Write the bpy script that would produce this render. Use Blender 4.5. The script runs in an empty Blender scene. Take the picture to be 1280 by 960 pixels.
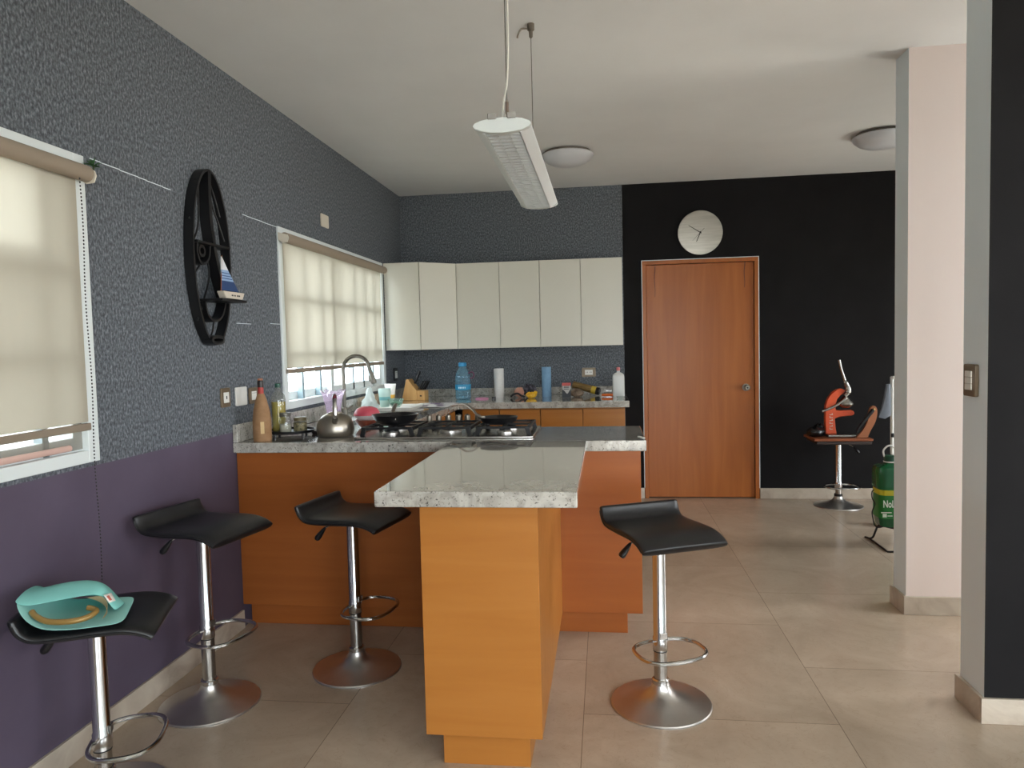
import bpy, bmesh, math, random
from mathutils import Vector, Matrix
random.seed(7)
SC = bpy.context.scene
COL = SC.collection
PI = math.pi

# ------------------------------------------------------------------ helpers
def link(o): COL.objects.link(o); return o

def thing(name, label, cat, loc=(0, 0, 0), rz=0.0, group=None, kind=None):
    o = link(bpy.data.objects.new(name, None))
    o.location = loc; o.rotation_euler = (0, 0, rz); o.empty_display_size = .05
    if label: o['label'] = label
    if cat: o['category'] = cat
    if group: o['group'] = group
    if kind: o['kind'] = kind
    return o

def obj(name, bm, mats, parent=None, smooth=True, bevel=0.0, bseg=2, angle=35, solid=0.0, sub=0, loc=None, rz=None):
    bmesh.ops.recalc_face_normals(bm, faces=bm.faces)
    me = bpy.data.meshes.new(name); bm.to_mesh(me); bm.free()
    for m in (mats if isinstance(mats, (list, tuple)) else [mats]): me.materials.append(m)
    if smooth:
        for p in me.polygons: p.use_smooth = True
        me.set_sharp_from_angle(angle=math.radians(angle))
    o = link(bpy.data.objects.new(name, me))
    if parent is not None: o.parent = parent
    if loc: o.location = loc
    if rz is not None: o.rotation_euler = (0, 0, rz)
    if solid:
        md = o.modifiers.new('solid', 'SOLIDIFY'); md.thickness = solid; md.offset = 0
    if sub:
        md = o.modifiers.new('sub', 'SUBSURF'); md.levels = sub; md.render_levels = sub
    if bevel:
        md = o.modifiers.new('bevel', 'BEVEL'); md.width = bevel; md.segments = bseg
        md.limit_method = 'ANGLE'; md.angle_limit = math.radians(30); md.harden_normals = True
    return o

def tag(o, label=None, cat=None, group=None, kind=None):
    for k, v in (('label', label), ('category', cat), ('group', group), ('kind', kind)):
        if v: o[k] = v
    return o

def structure(o): o['kind'] = 'structure'; return o
B = bmesh.new

def box(bm, x0, x1, y0, y1, z0, z1, mi=0, rot=None, piv=None):
    vs = [bm.verts.new((x, y, z)) for x in (x0, x1) for y in (y0, y1) for z in (z0, z1)]
    fs = []
    for q in ((0, 1, 3, 2), (4, 6, 7, 5), (0, 4, 5, 1), (2, 3, 7, 6), (0, 2, 6, 4), (1, 5, 7, 3)):
        f = bm.faces.new([vs[i] for i in q]); f.material_index = mi; fs.append(f)
    if rot is not None:
        bmesh.ops.rotate(bm, verts=vs, cent=piv or ((x0+x1)/2, (y0+y1)/2, (z0+z1)/2), matrix=rot)
    return fs

def loft(bm, rings, closed=True, cap=True, mi=0, wrap=False):
    R = [[bm.verts.new(p) for p in r] for r in rings]
    n = len(R[0]); m = len(R)
    for i in range(m if wrap else m-1):
        a, b = R[i], R[(i+1) % m]
        for j in range(n if closed else n-1):
            f = bm.faces.new((a[j], a[(j+1) % n], b[(j+1) % n], b[j])); f.material_index = mi
    if cap and closed and not wrap:
        for r in (R[0], R[-1]):
            f = bm.faces.new(r); f.material_index = mi
    return R

def lathe(bm, prof, seg=32, c=(0, 0, 0), mi=0, cap=True, sx=1.0, sy=1.0):
    rings = []
    for r, z in prof:
        r = max(r, 1e-4)
        rings.append([(c[0]+sx*r*math.cos(2*PI*k/seg), c[1]+sy*r*math.sin(2*PI*k/seg), c[2]+z) for k in range(seg)])
    return loft(bm, rings, cap=cap, mi=mi)

def cyl(bm, a, b, r, seg=16, r2=None, mi=0):
    tube(bm, [a, b], [r, r if r2 is None else r2], seg, mi=mi)

def tube(bm, pts, r, seg=10, closed=False, mi=0, flat=None):
    P = [Vector(p) for p in pts]; n = len(P)
    rr = r if isinstance(r, (list, tuple)) else [r]*n
    T = []
    for i in range(n):
        if closed: t = P[(i+1) % n]-P[i-1]
        elif i == 0: t = P[1]-P[0]
        elif i == n-1: t = P[-1]-P[-2]
        else: t = P[i+1]-P[i-1]
        T.append(t.normalized())
    ref = Vector((0, 0, 1)) if abs(T[0].z) < .9 else Vector((1, 0, 0))
    N = (ref - T[0]*ref.dot(T[0])).normalized(); rings = []
    for i in range(n):
        N = N - T[i]*N.dot(T[i])
        N = N.normalized() if N.length > 1e-6 else T[i].orthogonal().normalized()
        Bn = T[i].cross(N)
        fl = flat or 1.0
        rings.append([tuple(P[i]+rr[i]*(math.cos(2*PI*k/seg)*N*fl+math.sin(2*PI*k/seg)*Bn)) for k in range(seg)])
    loft(bm, rings, wrap=closed, mi=mi)

def smooth_pts(pts, k=6, closed=False):
    P = [Vector(p) for p in pts]; n = len(P); out = []
    for i in range(n if closed else n-1):
        g = (lambda j: P[j % n]) if closed else (lambda j: P[min(max(j, 0), n-1)])
        p0, p1, p2, p3 = g(i-1), g(i), g(i+1), g(i+2)
        for s in range(k):
            t = s/k
            out.append(.5*((2*p1)+(p2-p0)*t+(2*p0-5*p1+4*p2-p3)*t*t+(3*p1-p0-3*p2+p3)*t**3))
    if not closed: out.append(P[-1])
    return [tuple(p) for p in out]

def prism(bm, poly, axis, a0, a1, mi=0):
    def pt(p, a):
        return {'x': (a, p[0], p[1]), 'y': (p[0], a, p[1]), 'z': (p[0], p[1], a)}[axis]
    A = [bm.verts.new(pt(p, a0)) for p in poly]; C = [bm.verts.new(pt(p, a1)) for p in poly]
    n = len(poly)
    for i in range(n):
        bm.faces.new((A[i], A[(i+1) % n], C[(i+1) % n], C[i])).material_index = mi
    bm.faces.new(A).material_index = mi; bm.faces.new(C[::-1]).material_index = mi

def strip(bm, path, x0, x1, th, closed=False):
    """flat bar following a path in the (y,z) plane, x0..x1 deep, th thick"""
    P = [Vector((0, p[0], p[1])) for p in path]; n = len(P); rings = []
    for i in range(n):
        t = (P[(i+1) % n]-P[i-1]) if closed else (P[min(i+1, n-1)]-P[max(i-1, 0)])
        t.normalize(); nn = Vector((0, -t.z, t.y))*th/2
        a, b = P[i]-nn, P[i]+nn
        rings.append([(x0, a.y, a.z), (x1, a.y, a.z), (x1, b.y, b.z), (x0, b.y, b.z)])
    loft(bm, rings, wrap=closed)

def cells(bm, xs, ys, z0, z1, mask):
    V = {}
    def v(i, j, z):
        if (i, j, z) not in V: V[(i, j, z)] = bm.verts.new((xs[i], ys[j], z))
        return V[(i, j, z)]
    nx, ny = len(xs)-1, len(ys)-1
    on = lambda i, j: 0 <= i < nx and 0 <= j < ny and mask(i, j)
    for i in range(nx):
        for j in range(ny):
            if not on(i, j): continue
            for z in (z0, z1): bm.faces.new((v(i, j, z), v(i+1, j, z), v(i+1, j+1, z), v(i, j+1, z)))
            for (di, dj, a, b) in ((-1, 0, (i, j), (i, j+1)), (1, 0, (i+1, j), (i+1, j+1)), (0, -1, (i, j), (i+1, j)), (0, 1, (i, j+1), (i+1, j+1))):
                if not on(i+di, j+dj):
                    bm.faces.new((v(*a, z0), v(*b, z0), v(*b, z1), v(*a, z1)))

def blob(bm, c, r, seg=12, rings=8, mi=0, jit=0.0):
    R = []
    for i in range(1, rings):
        ph = PI*i/rings
        R.append([(c[0]+r[0]*math.sin(ph)*math.cos(2*PI*k/seg)*(1+random.uniform(-jit, jit)), c[1]+r[1]*math.sin(ph)*math.sin(2*PI*k/seg)*(1+random.uniform(-jit, jit)),
                   c[2]-r[2]*math.cos(ph)*(1+random.uniform(-jit, jit))) for k in range(seg)])
    loft(bm, R, mi=mi)

def rrect(w, h, r, seg=4, n=None):
    out = []
    for (cx, cy, a0) in ((w/2-r, h/2-r, 0), (-w/2+r, h/2-r, 90), (-w/2+r, -h/2+r, 180), (w/2-r, -h/2+r, 270)):
        for k in range(seg+1):
            a = math.radians(a0+90*k/seg); out.append((cx+r*math.cos(a), cy+r*math.sin(a)))
    return out

# ------------------------------------------------------------------ materials
def lin(c):
    return tuple((v/255/12.92 if v/255 <= .04045 else ((v/255+.055)/1.055)**2.4) for v in c)

def mat(name, rgb, rough=.5, metal=0.0, spec=.5, **kw):
    m = bpy.data.materials.new(name); m.use_nodes = True
    b = m.node_tree.nodes['Principled BSDF']
    c = lin(rgb) if max(rgb) > 1 else rgb
    b.inputs['Base Color'].default_value = (*c, 1); b.inputs['Roughness'].default_value = rough
    b.inputs['Metallic'].default_value = metal; b.inputs['Specular IOR Level'].default_value = spec
    for k, v in kw.items(): b.inputs[k.replace('_', ' ')].default_value = v
    return m

def nodes(m):
    nt = m.node_tree; return nt, nt.nodes, nt.links, nt.nodes['Principled BSDF']

def noise_mat(name, stops, scale=(1, 1, 1), nscale=20, detail=4, rough=.5, spec=.5, bump=0.0, metal=0, dist=0.0, nrough=.55, rrange=None):
    """colour from a noise over object coordinates; stops = [(pos, rgb)]"""
    m = mat(name, stops[0][1], rough, metal, spec); nt, N, L, b = nodes(m)
    tc = N.new('ShaderNodeTexCoord'); mp = N.new('ShaderNodeMapping'); mp.inputs['Scale'].default_value = scale
    nz = N.new('ShaderNodeTexNoise'); nz.inputs['Scale'].default_value = nscale; nz.inputs['Detail'].default_value = detail
    nz.inputs['Roughness'].default_value = nrough; nz.inputs['Distortion'].default_value = dist
    cr = N.new('ShaderNodeValToRGB'); els = cr.color_ramp.elements
    while len(els) < len(stops): els.new(.5)
    for e, (p, c) in zip(els, stops): e.position = p; e.color = (*(lin(c) if max(c) > 1 else c), 1)
    L.new(tc.outputs['Object'], mp.inputs['Vector']); L.new(mp.outputs['Vector'], nz.inputs['Vector'])
    L.new(nz.outputs['Fac'], cr.inputs['Fac']); L.new(cr.outputs['Color'], b.inputs['Base Color'])
    if bump:
        bp = N.new('ShaderNodeBump'); bp.inputs['Strength'].default_value = bump; bp.inputs['Distance'].default_value = .002
        L.new(nz.outputs['Fac'], bp.inputs['Height']); L.new(bp.outputs['Normal'], b.inputs['Normal'])
    if rrange:
        mr = N.new('ShaderNodeMapRange'); mr.inputs['To Min'].default_value = rrange[0]; mr.inputs['To Max'].default_value = rrange[1]
        L.new(nz.outputs['Fac'], mr.inputs['Value']); L.new(mr.outputs['Result'], b.inputs['Roughness'])
    return m

M = {}
M['wallpaper'] = noise_mat('speckled_wallpaper', [(.32, (60, 64, 68)), (.50, (93, 98, 104)), (.70, (137, 142, 148))], (1, 1, .6), 110, 3, .65, .3, nrough=.6)
M['purple'] = noise_mat('purple_paint', [(.3, (84, 74, 90)), (.7, (94, 84, 101))], nscale=3, rough=.55, spec=.3)
M['black_wall'] = noise_mat('black_paint', [(.3, (24, 23, 24)), (.7, (29, 28, 29))], nscale=4, rough=.75, spec=.12)
M['white_wall'] = mat('white_paint', (224, 234, 238), .7, spec=.3)
M['warm_lit_wall'] = mat('white_paint_warm_lit', (234, 219, 212), .7, spec=.3)  # white paint tinted pink for the warm hall light on the stub
M['ceiling'] = noise_mat('ceiling_plaster', [(.3, (222, 223, 222)), (.7, (228, 229, 228))], nscale=2, rough=.8, spec=.2)
M['black_leather'] = noise_mat('black_leatherette', [(.4, (17, 17, 19)), (.6, (21, 21, 23))], nscale=160, rough=.38, bump=.12)
M['chrome'] = mat('chrome', (205, 205, 205), .16, 1.0)
M['brushed'] = noise_mat('brushed_steel', [(.3, (196, 192, 188)), (.7, (212, 209, 205))], nscale=6, rough=.36, metal=1.0)
M['steel'] = mat('satin_steel', (176, 172, 166), .26, 1.0)
M['black_plastic'] = mat('black_plastic', (20, 20, 22), .35)
M['cast_iron'] = mat('cast_iron', (17, 17, 19), .45)
M['wrought_iron'] = mat('black_wrought_iron', (10, 10, 12), .45)
M['cabinet_white'] = mat('cream_laminate', (214, 211, 198), .32, spec=.4)
M['cabinet_edge'] = mat('cabinet_shadow_edge', (120, 112, 98), .6)
M['white_metal'] = mat('white_aluminium', (226, 232, 232), .35)
M['bar_metal'] = mat('blue_grey_aluminium', (150, 170, 178), .4)
M['white_plastic'] = mat('white_plastic', (228, 226, 220), .35)
M['cream_plastic'] = mat('cream_plastic', (216, 208, 192), .4)
M['socket_frame'] = mat('bronze_plate', (120, 104, 84), .35, .3)
M['dark'] = mat('dark_gap', (14, 13, 12), .6)
M['tap_metal'] = mat('tap_grey_metal', (112, 108, 100), .42, .7)
M['pewter'] = mat('pewter', (150, 142, 130), .35, .9)

def wood(name, c0, c1, c2, axis, rough=.36):
    s = {'x': (.5, 7, 7), 'z': (7, 7, .5), 'y': (7, .5, 7)}[axis]
    return noise_mat(name, [(.28, c0), (.5, c1), (.74, c2)], s, 2.2, 5, rough, .28, dist=.6, nrough=.55)
M['orange_wood'] = wood('honey_laminate', (163, 103, 43), (168, 108, 47), (173, 113, 52), 'x')
M['panel_wood'] = wood('amber_laminate', (144, 79, 34), (150, 84, 38), (157, 90, 42), 'x')
M['door_wood'] = wood('door_veneer', (156, 88, 38), (166, 96, 43), (176, 105, 50), 'z', .33)
M['block_wood'] = wood('pale_wood', (196, 150, 92), (206, 160, 102), (216, 172, 112), 'z', .45)
M['brown_wood'] = wood('brown_wood', (120, 66, 42), (134, 76, 48), (146, 86, 56), 'x', .4)

def granite():
    m = mat('speckled_granite', (180, 176, 166), .12, spec=.4, Coat_Weight=1.0, Coat_Roughness=.012, Coat_IOR=1.53); nt, N, L, b = nodes(m)
    tc = N.new('ShaderNodeTexCoord')
    n1 = N.new('ShaderNodeTexNoise'); n1.inputs['Scale'].default_value = 95; n1.inputs['Detail'].default_value = 6; n1.inputs['Roughness'].default_value = .7; n1.inputs['Distortion'].default_value = .8
    n2 = N.new('ShaderNodeTexNoise'); n2.inputs['Scale'].default_value = 12; n2.inputs['Detail'].default_value = 5; n2.inputs['Distortion'].default_value = 1.8
    r1 = N.new('ShaderNodeValToRGB'); r1.color_ramp.elements[0].position = .35; r1.color_ramp.elements[0].color = (*lin((62, 58, 56)), 1)
    r1.color_ramp.elements[1].position = .44; r1.color_ramp.elements[1].color = (*lin((188, 184, 176)), 1)
    r2 = N.new('ShaderNodeValToRGB'); r2.color_ramp.elements[0].position = .36; r2.color_ramp.elements[0].color = (.66, .65, .63, 1)
    r2.color_ramp.elements[1].position = .6; r2.color_ramp.elements[1].color = (1, 1, 1, 1)
    mx = N.new('ShaderNodeMixRGB'); mx.blend_type = 'MULTIPLY'; mx.inputs['Fac'].default_value = 1
    for n in (n1, n2): L.new(tc.outputs['Object'], n.inputs['Vector'])
    L.new(n1.outputs['Fac'], r1.inputs['Fac']); L.new(n2.outputs['Fac'], r2.inputs['Fac'])
    L.new(r1.outputs['Color'], mx.inputs['Color1']); L.new(r2.outputs['Color'], mx.inputs['Color2'])
    L.new(mx.outputs['Color'], b.inputs['Base Color']); return m
M['granite'] = granite()

def floor_mat():
    m = mat('cream_marble_tiles', (180, 165, 148), .24, spec=.5); nt, N, L, b = nodes(m)
    tc = N.new('ShaderNodeTexCoord'); mp = N.new('ShaderNodeMapping')
    mp.inputs['Rotation'].default_value = (0, 0, PI/2); mp.inputs['Location'].default_value = (0, 0, 0)
    # brick rows run along world y; joints at x = .82 + k*.925
    sep = N.new('ShaderNodeSeparateXYZ'); com = N.new('ShaderNodeCombineXYZ')
    ax = N.new('ShaderNodeMath'); ax.operation = 'ADD'; ax.inputs[1].default_value = -.825+.925*10
    ay = N.new('ShaderNodeMath'); ay.operation = 'ADD'; ay.inputs[1].default_value = -2.65+.925*10
    L.new(tc.outputs['Object'], sep.inputs[0]); L.new(sep.outputs['X'], ax.inputs[0]); L.new(sep.outputs['Y'], ay.inputs[0])
    L.new(ay.outputs[0], com.inputs['X']); L.new(ax.outputs[0], com.inputs['Y'])
    bk = N.new('ShaderNodeTexBrick'); bk.offset = .5; bk.inputs['Scale'].default_value = 1
    bk.inputs['Brick Width'].default_value = .925; bk.inputs['Row Height'].default_value = .925
    bk.inputs['Mortar Size'].default_value = .0018; bk.inputs['Mortar Smooth'].default_value = .3; bk.inputs['Bias'].default_value = 0
    bk.inputs['Color1'].default_value = (*lin((190, 172, 152)), 1); bk.inputs['Color2'].default_value = (*lin((180, 163, 144)), 1)
    bk.inputs['Mortar'].default_value = (*lin((138, 122, 106)), 1)
    L.new(com.outputs[0], bk.inputs['Vector'])
    n1 = N.new('ShaderNodeTexNoise'); n1.inputs['Scale'].default_value = 2.4; n1.inputs['Detail'].default_value = 6; n1.inputs['Distortion'].default_value = .8; n1.inputs['Roughness'].default_value = .68
    r1 = N.new('ShaderNodeValToRGB'); r1.color_ramp.elements[0].position = .3; r1.color_ramp.elements[0].color = (.80, .785, .77, 1); r1.color_ramp.elements[1].position = .7; r1.color_ramp.elements[1].color = (1.04, 1.035, 1.03, 1)
    n2 = N.new('ShaderNodeTexNoise'); n2.inputs['Scale'].default_value = 12; n2.inputs['Detail'].default_value = 6; n2.inputs['Distortion'].default_value = 1.8
    r2 = N.new('ShaderNodeValToRGB'); e = r2.color_ramp.elements
    e[0].position = .488; e[0].color = (1, 1, 1, 1); e[1].position = .512; e[1].color = (1, 1, 1, 1)
    x = e.new(.5); x.color = (.74, .70, .66, 1)
    for n in (n1, n2): L.new(tc.outputs['Object'], n.inputs['Vector'])
    L.new(n1.outputs['Fac'], r1.inputs['Fac']); L.new(n2.outputs['Fac'], r2.inputs['Fac'])
    a = N.new('ShaderNodeMixRGB'); a.blend_type = 'MULTIPLY'; a.inputs['Fac'].default_value = 1
    c = N.new('ShaderNodeMixRGB'); c.blend_type = 'MULTIPLY'; c.inputs['Fac'].default_value = .45
    L.new(bk.outputs['Color'], a.inputs['Color1']); L.new(r1.outputs['Color'], a.inputs['Color2'])
    L.new(a.outputs['Color'], c.inputs['Color1']); L.new(r2.outputs['Color'], c.inputs['Color2'])
    L.new(c.outputs['Color'], b.inputs['Base Color'])
    mr = N.new('ShaderNodeMapRange'); mr.inputs['To Min'].default_value = .2; mr.inputs['To Max'].default_value = .3
    L.new(n1.outputs['Fac'], mr.inputs['Value']); L.new(mr.outputs['Result'], b.inputs['Roughness'])
    return m
M['floor'] = floor_mat()
M['stone'] = noise_mat('cream_marble_skirting', [(.3, (168, 152, 136)), (.6, (196, 184, 168)), (.8, (206, 196, 182))], nscale=5, detail=7, rough=.3, dist=1.2)

def thin_glass(name, tint=(1, 1, 1), refl=.05, rough=.02, haze=0.0, hue=None):
    m = bpy.data.materials.new(name); m.use_nodes = True; nt = m.node_tree; N = nt.nodes; L = nt.links; N.clear()
    out = N.new('ShaderNodeOutputMaterial'); t = N.new('ShaderNodeBsdfTransparent'); t.inputs['Color'].default_value = (*tint, 1)
    g = N.new('ShaderNodeBsdfGlossy'); g.inputs['Roughness'].default_value = rough
    lw = N.new('ShaderNodeLayerWeight'); lw.inputs['Blend'].default_value = .5
    pw = N.new('ShaderNodeMath'); pw.operation = 'POWER'; pw.inputs[1].default_value = 4
    ma = N.new('ShaderNodeMath'); ma.operation = 'MULTIPLY_ADD'; ma.inputs[1].default_value = .55; ma.inputs[2].default_value = refl
    mx = N.new('ShaderNodeMixShader')
    L.new(lw.outputs['Facing'], pw.inputs[0]); L.new(pw.outputs[0], ma.inputs[0]); L.new(ma.outputs[0], mx.inputs['Fac'])
    base = t
    if haze:
        d = N.new('ShaderNodeBsdfDiffuse'); tr = N.new('ShaderNodeBsdfTranslucent'); h = hue or tint
        for n in (d, tr): n.inputs['Color'].default_value = (*h, 1)
        m1 = N.new('ShaderNodeMixShader'); m2 = N.new('ShaderNodeMixShader'); m1.inputs['Fac'].default_value = .5; m2.inputs['Fac'].default_value = haze
        L.new(d.outputs[0], m1.inputs[1]); L.new(tr.outputs[0], m1.inputs[2]); L.new(t.outputs[0], m2.inputs[1]); L.new(m1.outputs[0], m2.inputs[2]); base = m2
    L.new(base.outputs[0], mx.inputs[1]); L.new(g.outputs[0], mx.inputs[2]); L.new(mx.outputs[0], out.inputs['Surface'])
    return m
M['pane'] = thin_glass('window_pane', (.96, .985, 1))
M['clear'] = thin_glass('clear_plastic', (.93, .92, .95), .06, .08, .1, (.85, .82, .9))
M['clear_glass'] = thin_glass('clear_glass', (.95, .97, .96), .06, .03, .05, (.8, .85, .82))
M['blue_pet'] = thin_glass('blue_pet', (.62, .86, .96), .06, .06, .22, (.38, .68, .86))
M['oil_pet'] = thin_glass('clear_pet', (.95, .95, .92), .05, .05, .12, (.8, .8, .76))

def fabric(name, rgb, trans=.5, refl=1.0):
    m = bpy.data.materials.new(name); m.use_nodes = True; nt = m.node_tree; N = nt.nodes; L = nt.links; N.clear()
    out = N.new('ShaderNodeOutputMaterial'); d = N.new('ShaderNodeBsdfDiffuse'); t = N.new('ShaderNodeBsdfTranslucent'); mx = N.new('ShaderNodeMixShader')
    tc = N.new('ShaderNodeTexCoord'); mp = N.new('ShaderNodeMapping'); mp.inputs['Scale'].default_value = (1, 7, .5)
    nz = N.new('ShaderNodeTexNoise'); nz.inputs['Scale'].default_value = 4; cr = N.new('ShaderNodeValToRGB')
    c = lin(rgb); cr.color_ramp.elements[0].color = (*[v*.94 for v in c], 1); cr.color_ramp.elements[1].color = (*c, 1)
    cr.color_ramp.elements[0].position = .35; cr.color_ramp.elements[1].position = .65
    L.new(tc.outputs['Object'], mp.inputs['Vector']); L.new(mp.outputs['Vector'], nz.inputs['Vector']); L.new(nz.outputs['Fac'], cr.inputs['Fac'])
    L.new(cr.outputs['Color'], t.inputs['Color']); d.inputs['Color'].default_value = (*[v*refl for v in c], 1)
    mx.inputs['Fac'].default_value = trans
    L.new(d.outputs[0], mx.inputs[1]); L.new(t.outputs[0], mx.inputs[2]); L.new(mx.outputs[0], out.inputs['Surface'])
    return m
M['blind'] = fabric('cream_blind_fabric', (242, 233, 212), .10, .5)
M['teal'] = fabric('teal_cloth', (138, 204, 196), .1)
M['teal_light'] = fabric('pale_teal_cloth', (158, 214, 207), .1)

# ------------------------------------------------------------------ setting
D, H, CT = 6.4725, 2.796, .9506     # CT: level at which things rest
TOP = .95
XR, YR = 5.6, -2.4
bm = B(); box(bm, -.02, XR+.15, YR-.15, D+.15, -.12, 0); structure(obj('floor', bm, M['floor'], smooth=False))
bm = B(); box(bm, -.15, XR+.15, YR-.15, D+.15, H, H+.12); structure(obj('ceiling', bm, M['ceiling'], smooth=False))

W1 = (.93, 2.385, 1.02, 2.118)      # y0 y1 z0 z1 of the two windows
W2 = (3.925, 5.862, 1.06, 2.118)
ZP = 1.003
bm = B()
def wl(y0, y1, z0, z1):
    for a, b, mi in ((z0, min(z1, ZP), 1), (max(z0, ZP), z1, 0)):
        if b-a > 1e-4: box(bm, -.15, 0, y0, y1, a, b, mi)
wl(YR, W1[0], 0, H); wl(W1[0], W1[1], 0, W1[2]); wl(W1[0], W1[1], W1[3], H)
wl(W1[1], W2[0], 0, H); wl(W2[0], W2[1], 0, W2[2]); wl(W2[0], W2[1], W2[3], H); wl(W2[1], D+.15, 0, H)
for (y0, y1, z, s) in ((2.43, 2.92, 2.121, -.012), (3.54, 3.93, 2.114, -.004)):        # torn pale seams of the wallpaper
    n = 9
    for k in range(n):
        a, b = y0+(y1-y0)*k/n, y0+(y1-y0)*(k+1)/n
        zz = z+s*k/n+random.uniform(-.001, .001)
        box(bm, -.001, .0012, a, b, zz, zz+.0035, 2)
for (y0, y1, z) in ((3.43, 3.58, 1.548), (3.80, 3.92, 1.556)): box(bm, -.001, .0012, y0, y1, z, z+.0028, 2)
structure(obj('wall_left', bm, [M['wallpaper'], M['purple'], M['white_wall']], smooth=False))

XB, DX0, DX1, DH = 2.026, 2.19, 3.187, 2.12
bm = B()
box(bm, -.0, XB, D, D+.15, 0, H, 0); box(bm, XB, DX0, D, D+.15, 0, H, 1)
box(bm, DX0, DX1, D, D+.15, DH, H, 1); box(bm, DX1, XR, D, D+.15, 0, H, 1)
box(bm, DX0, DX1, D+.1, D+.15, 0, DH, 1)
structure(obj('wall_back', bm, [M['wallpaper'], M['black_wall']], smooth=False))

# near right wall: black face to the room, white return; pale wall stub beyond the passage
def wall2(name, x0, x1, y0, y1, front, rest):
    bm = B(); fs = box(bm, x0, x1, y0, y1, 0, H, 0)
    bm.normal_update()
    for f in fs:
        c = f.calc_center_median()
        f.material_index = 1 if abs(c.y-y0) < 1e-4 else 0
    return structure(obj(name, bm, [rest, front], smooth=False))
wall2('wall_right', 3.19, XR, 2.711, 2.885, M['black_wall'], M['white_wall'])
wall2('wall_middle', 3.338, XR, 3.764, 3.92, M['warm_lit_wall'], M['white_wall'])
RY0, RY1, RZ0, RZ = -1.6, .9, .9, 2.3          # side window; unseen passage-end window added to light the stub
PY0, PY1, PZ0, PZ = 2.93, 3.72, .05, 2.45
FY0, FY1, FZ = 4.5, 5.5, 2.0          # garden door beyond the wall end
bm = B()
for (a, b, c, d) in ((YR-.15, RY0, 0, H), (RY0, RY1, 0, RZ0), (RY0, RY1, RZ, H), (RY1, PY0, 0, H), (PY0, PY1, 0, PZ0), (PY0, PY1, PZ, H), (PY1, FY0, 0, H), (FY0, FY1, FZ, H), (FY1, D+.15, 0, H)):
    box(bm, XR, XR+.15, a, b, c, d)
structure(obj('wall_far_right', bm, M['white_wall'], smooth=False))
# rear wall with a wide garden opening
OX0, OX1, OZ = 1.8, 5.2, 2.3
bm = B(); box(bm, 0, OX0, YR-.15, YR, 0, H); box(bm, OX1, XR, YR-.15, YR, 0, H); box(bm, OX0, OX1, YR-.15, YR, OZ, H)
structure(obj('wall_rear', bm, M['white_wall'], smooth=False))
g = thing('window_3', None, None, ((OX0+OX1)/2, YR-.08, 0), kind='structure')
bm = B(); hw = (OX1-OX0)/2
for a, b in ((-hw, -hw+.06), (-.04, .04), (hw-.06, hw)): box(bm, a, b, -.03, .03, 0, OZ)
box(bm, -hw+.06, hw-.06, -.03, .03, 0, .06); box(bm, -hw+.06, hw-.06, -.03, .03, OZ-.06, OZ)
obj('frame', bm, M['white_metal'], g, smooth=False)
bm = B(); box(bm, -hw+.06, -.04, -.004, .004, .06, OZ-.06); box(bm, .04, hw-.06, -.004, .004, .06, OZ-.06); obj('pane', bm, M['pane'], g, smooth=False)

# skirting
HB = .093
def skirt(name, boxes):
    bm = B()
    for b in boxes: box(bm, *b)
    structure(obj(name, bm, M['stone'], bevel=.002))
skirt('baseboard_left', [(.0, .013, YR, 3.36, 0, HB)])
skirt('baseboard_back', [(DX1+.004, XR, D-.013, D, 0, HB), (2.016, DX0-.002, D-.013, D, 0, HB)])
skirt('baseboard_right', [(3.175, XR, 2.697, 2.711, 0, HB), (3.175, 3.19, 2.711, 2.898, 0, HB)])
skirt('baseboard_middle', [(3.324, XR, 3.75, 3.764, 0, HB), (3.324, 3.338, 3.764, 3.934, 0, HB)])

# door
g = thing('door_1', None, None, ((DX0+DX1)/2, D, 0), kind='structure')
bm = B(); w = (DX1-DX0)/2
box(bm, -w+.002, -w+.036, -.012, .09, 0, DH-.036); box(bm, w-.036, w-.002, -.012, .09, 0, DH-.036); box(bm, -w+.002, w-.002, -.012, .09, DH-.036, DH-.002)
obj('door_frame', bm, M['door_wood'], g, bevel=.003)
bm = B(); box(bm, -w-.004, -w+.002, -.010, .004, HB, DH+.004); box(bm, w-.002, w+.004, -.010, .004, HB, DH+.004); box(bm, -w+.002, w-.002, -.010, .004, DH-.002, DH+.004)
obj('paint_edge', bm, M['white_wall'], g, smooth=False)
bm = B(); box(bm, -w+.038, w-.038, .012, .055, .008, DH-.04)
dm = obj('door_leaf', bm, [M['door_wood'], M['dark']], g, bevel=.002)
bm = B()
for x, z0, z1, wd in ((-.385, 1.80, 2.07, .004), (.385, 1.86, 2.08, .005)):
    loft(bm, [[(x-wd+.003*math.sin(k), .0115, z0+(z1-z0)*k/8) , (x+wd*k/8+.003*math.sin(k), .0115, z0+(z1-z0)*k/8), (x+wd*k/8+.003*math.sin(k), .0125, z0+(z1-z0)*k/8), (x-wd+.003*math.sin(k), .0125, z0+(z1-z0)*k/8)] for k in range(9)])
obj('water_stain', bm, mat('dark_stain', (98, 50, 24), .5), dm)
bm = B(); cyl(bm, (.39, .014, .985), (.39, .004, .985), .032, 24); cyl(bm, (.39, .004, .985), (.39, -.035, .985), .011); 
cyl(bm, (.39, -.028, .985), (.39, -.05, .985), .022, 20, .026); cyl(bm, (.39, -.05, .985), (.39, -.058, .985), .026, 20, .018)
hd = obj('door_handle', bm, M['pewter'], g)
bm = B(); cyl(bm, (.39, -.0575, .985), (.39, -.0600, .985), .008, 12); obj('keyhole', bm, M['dark'], hd)

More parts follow.
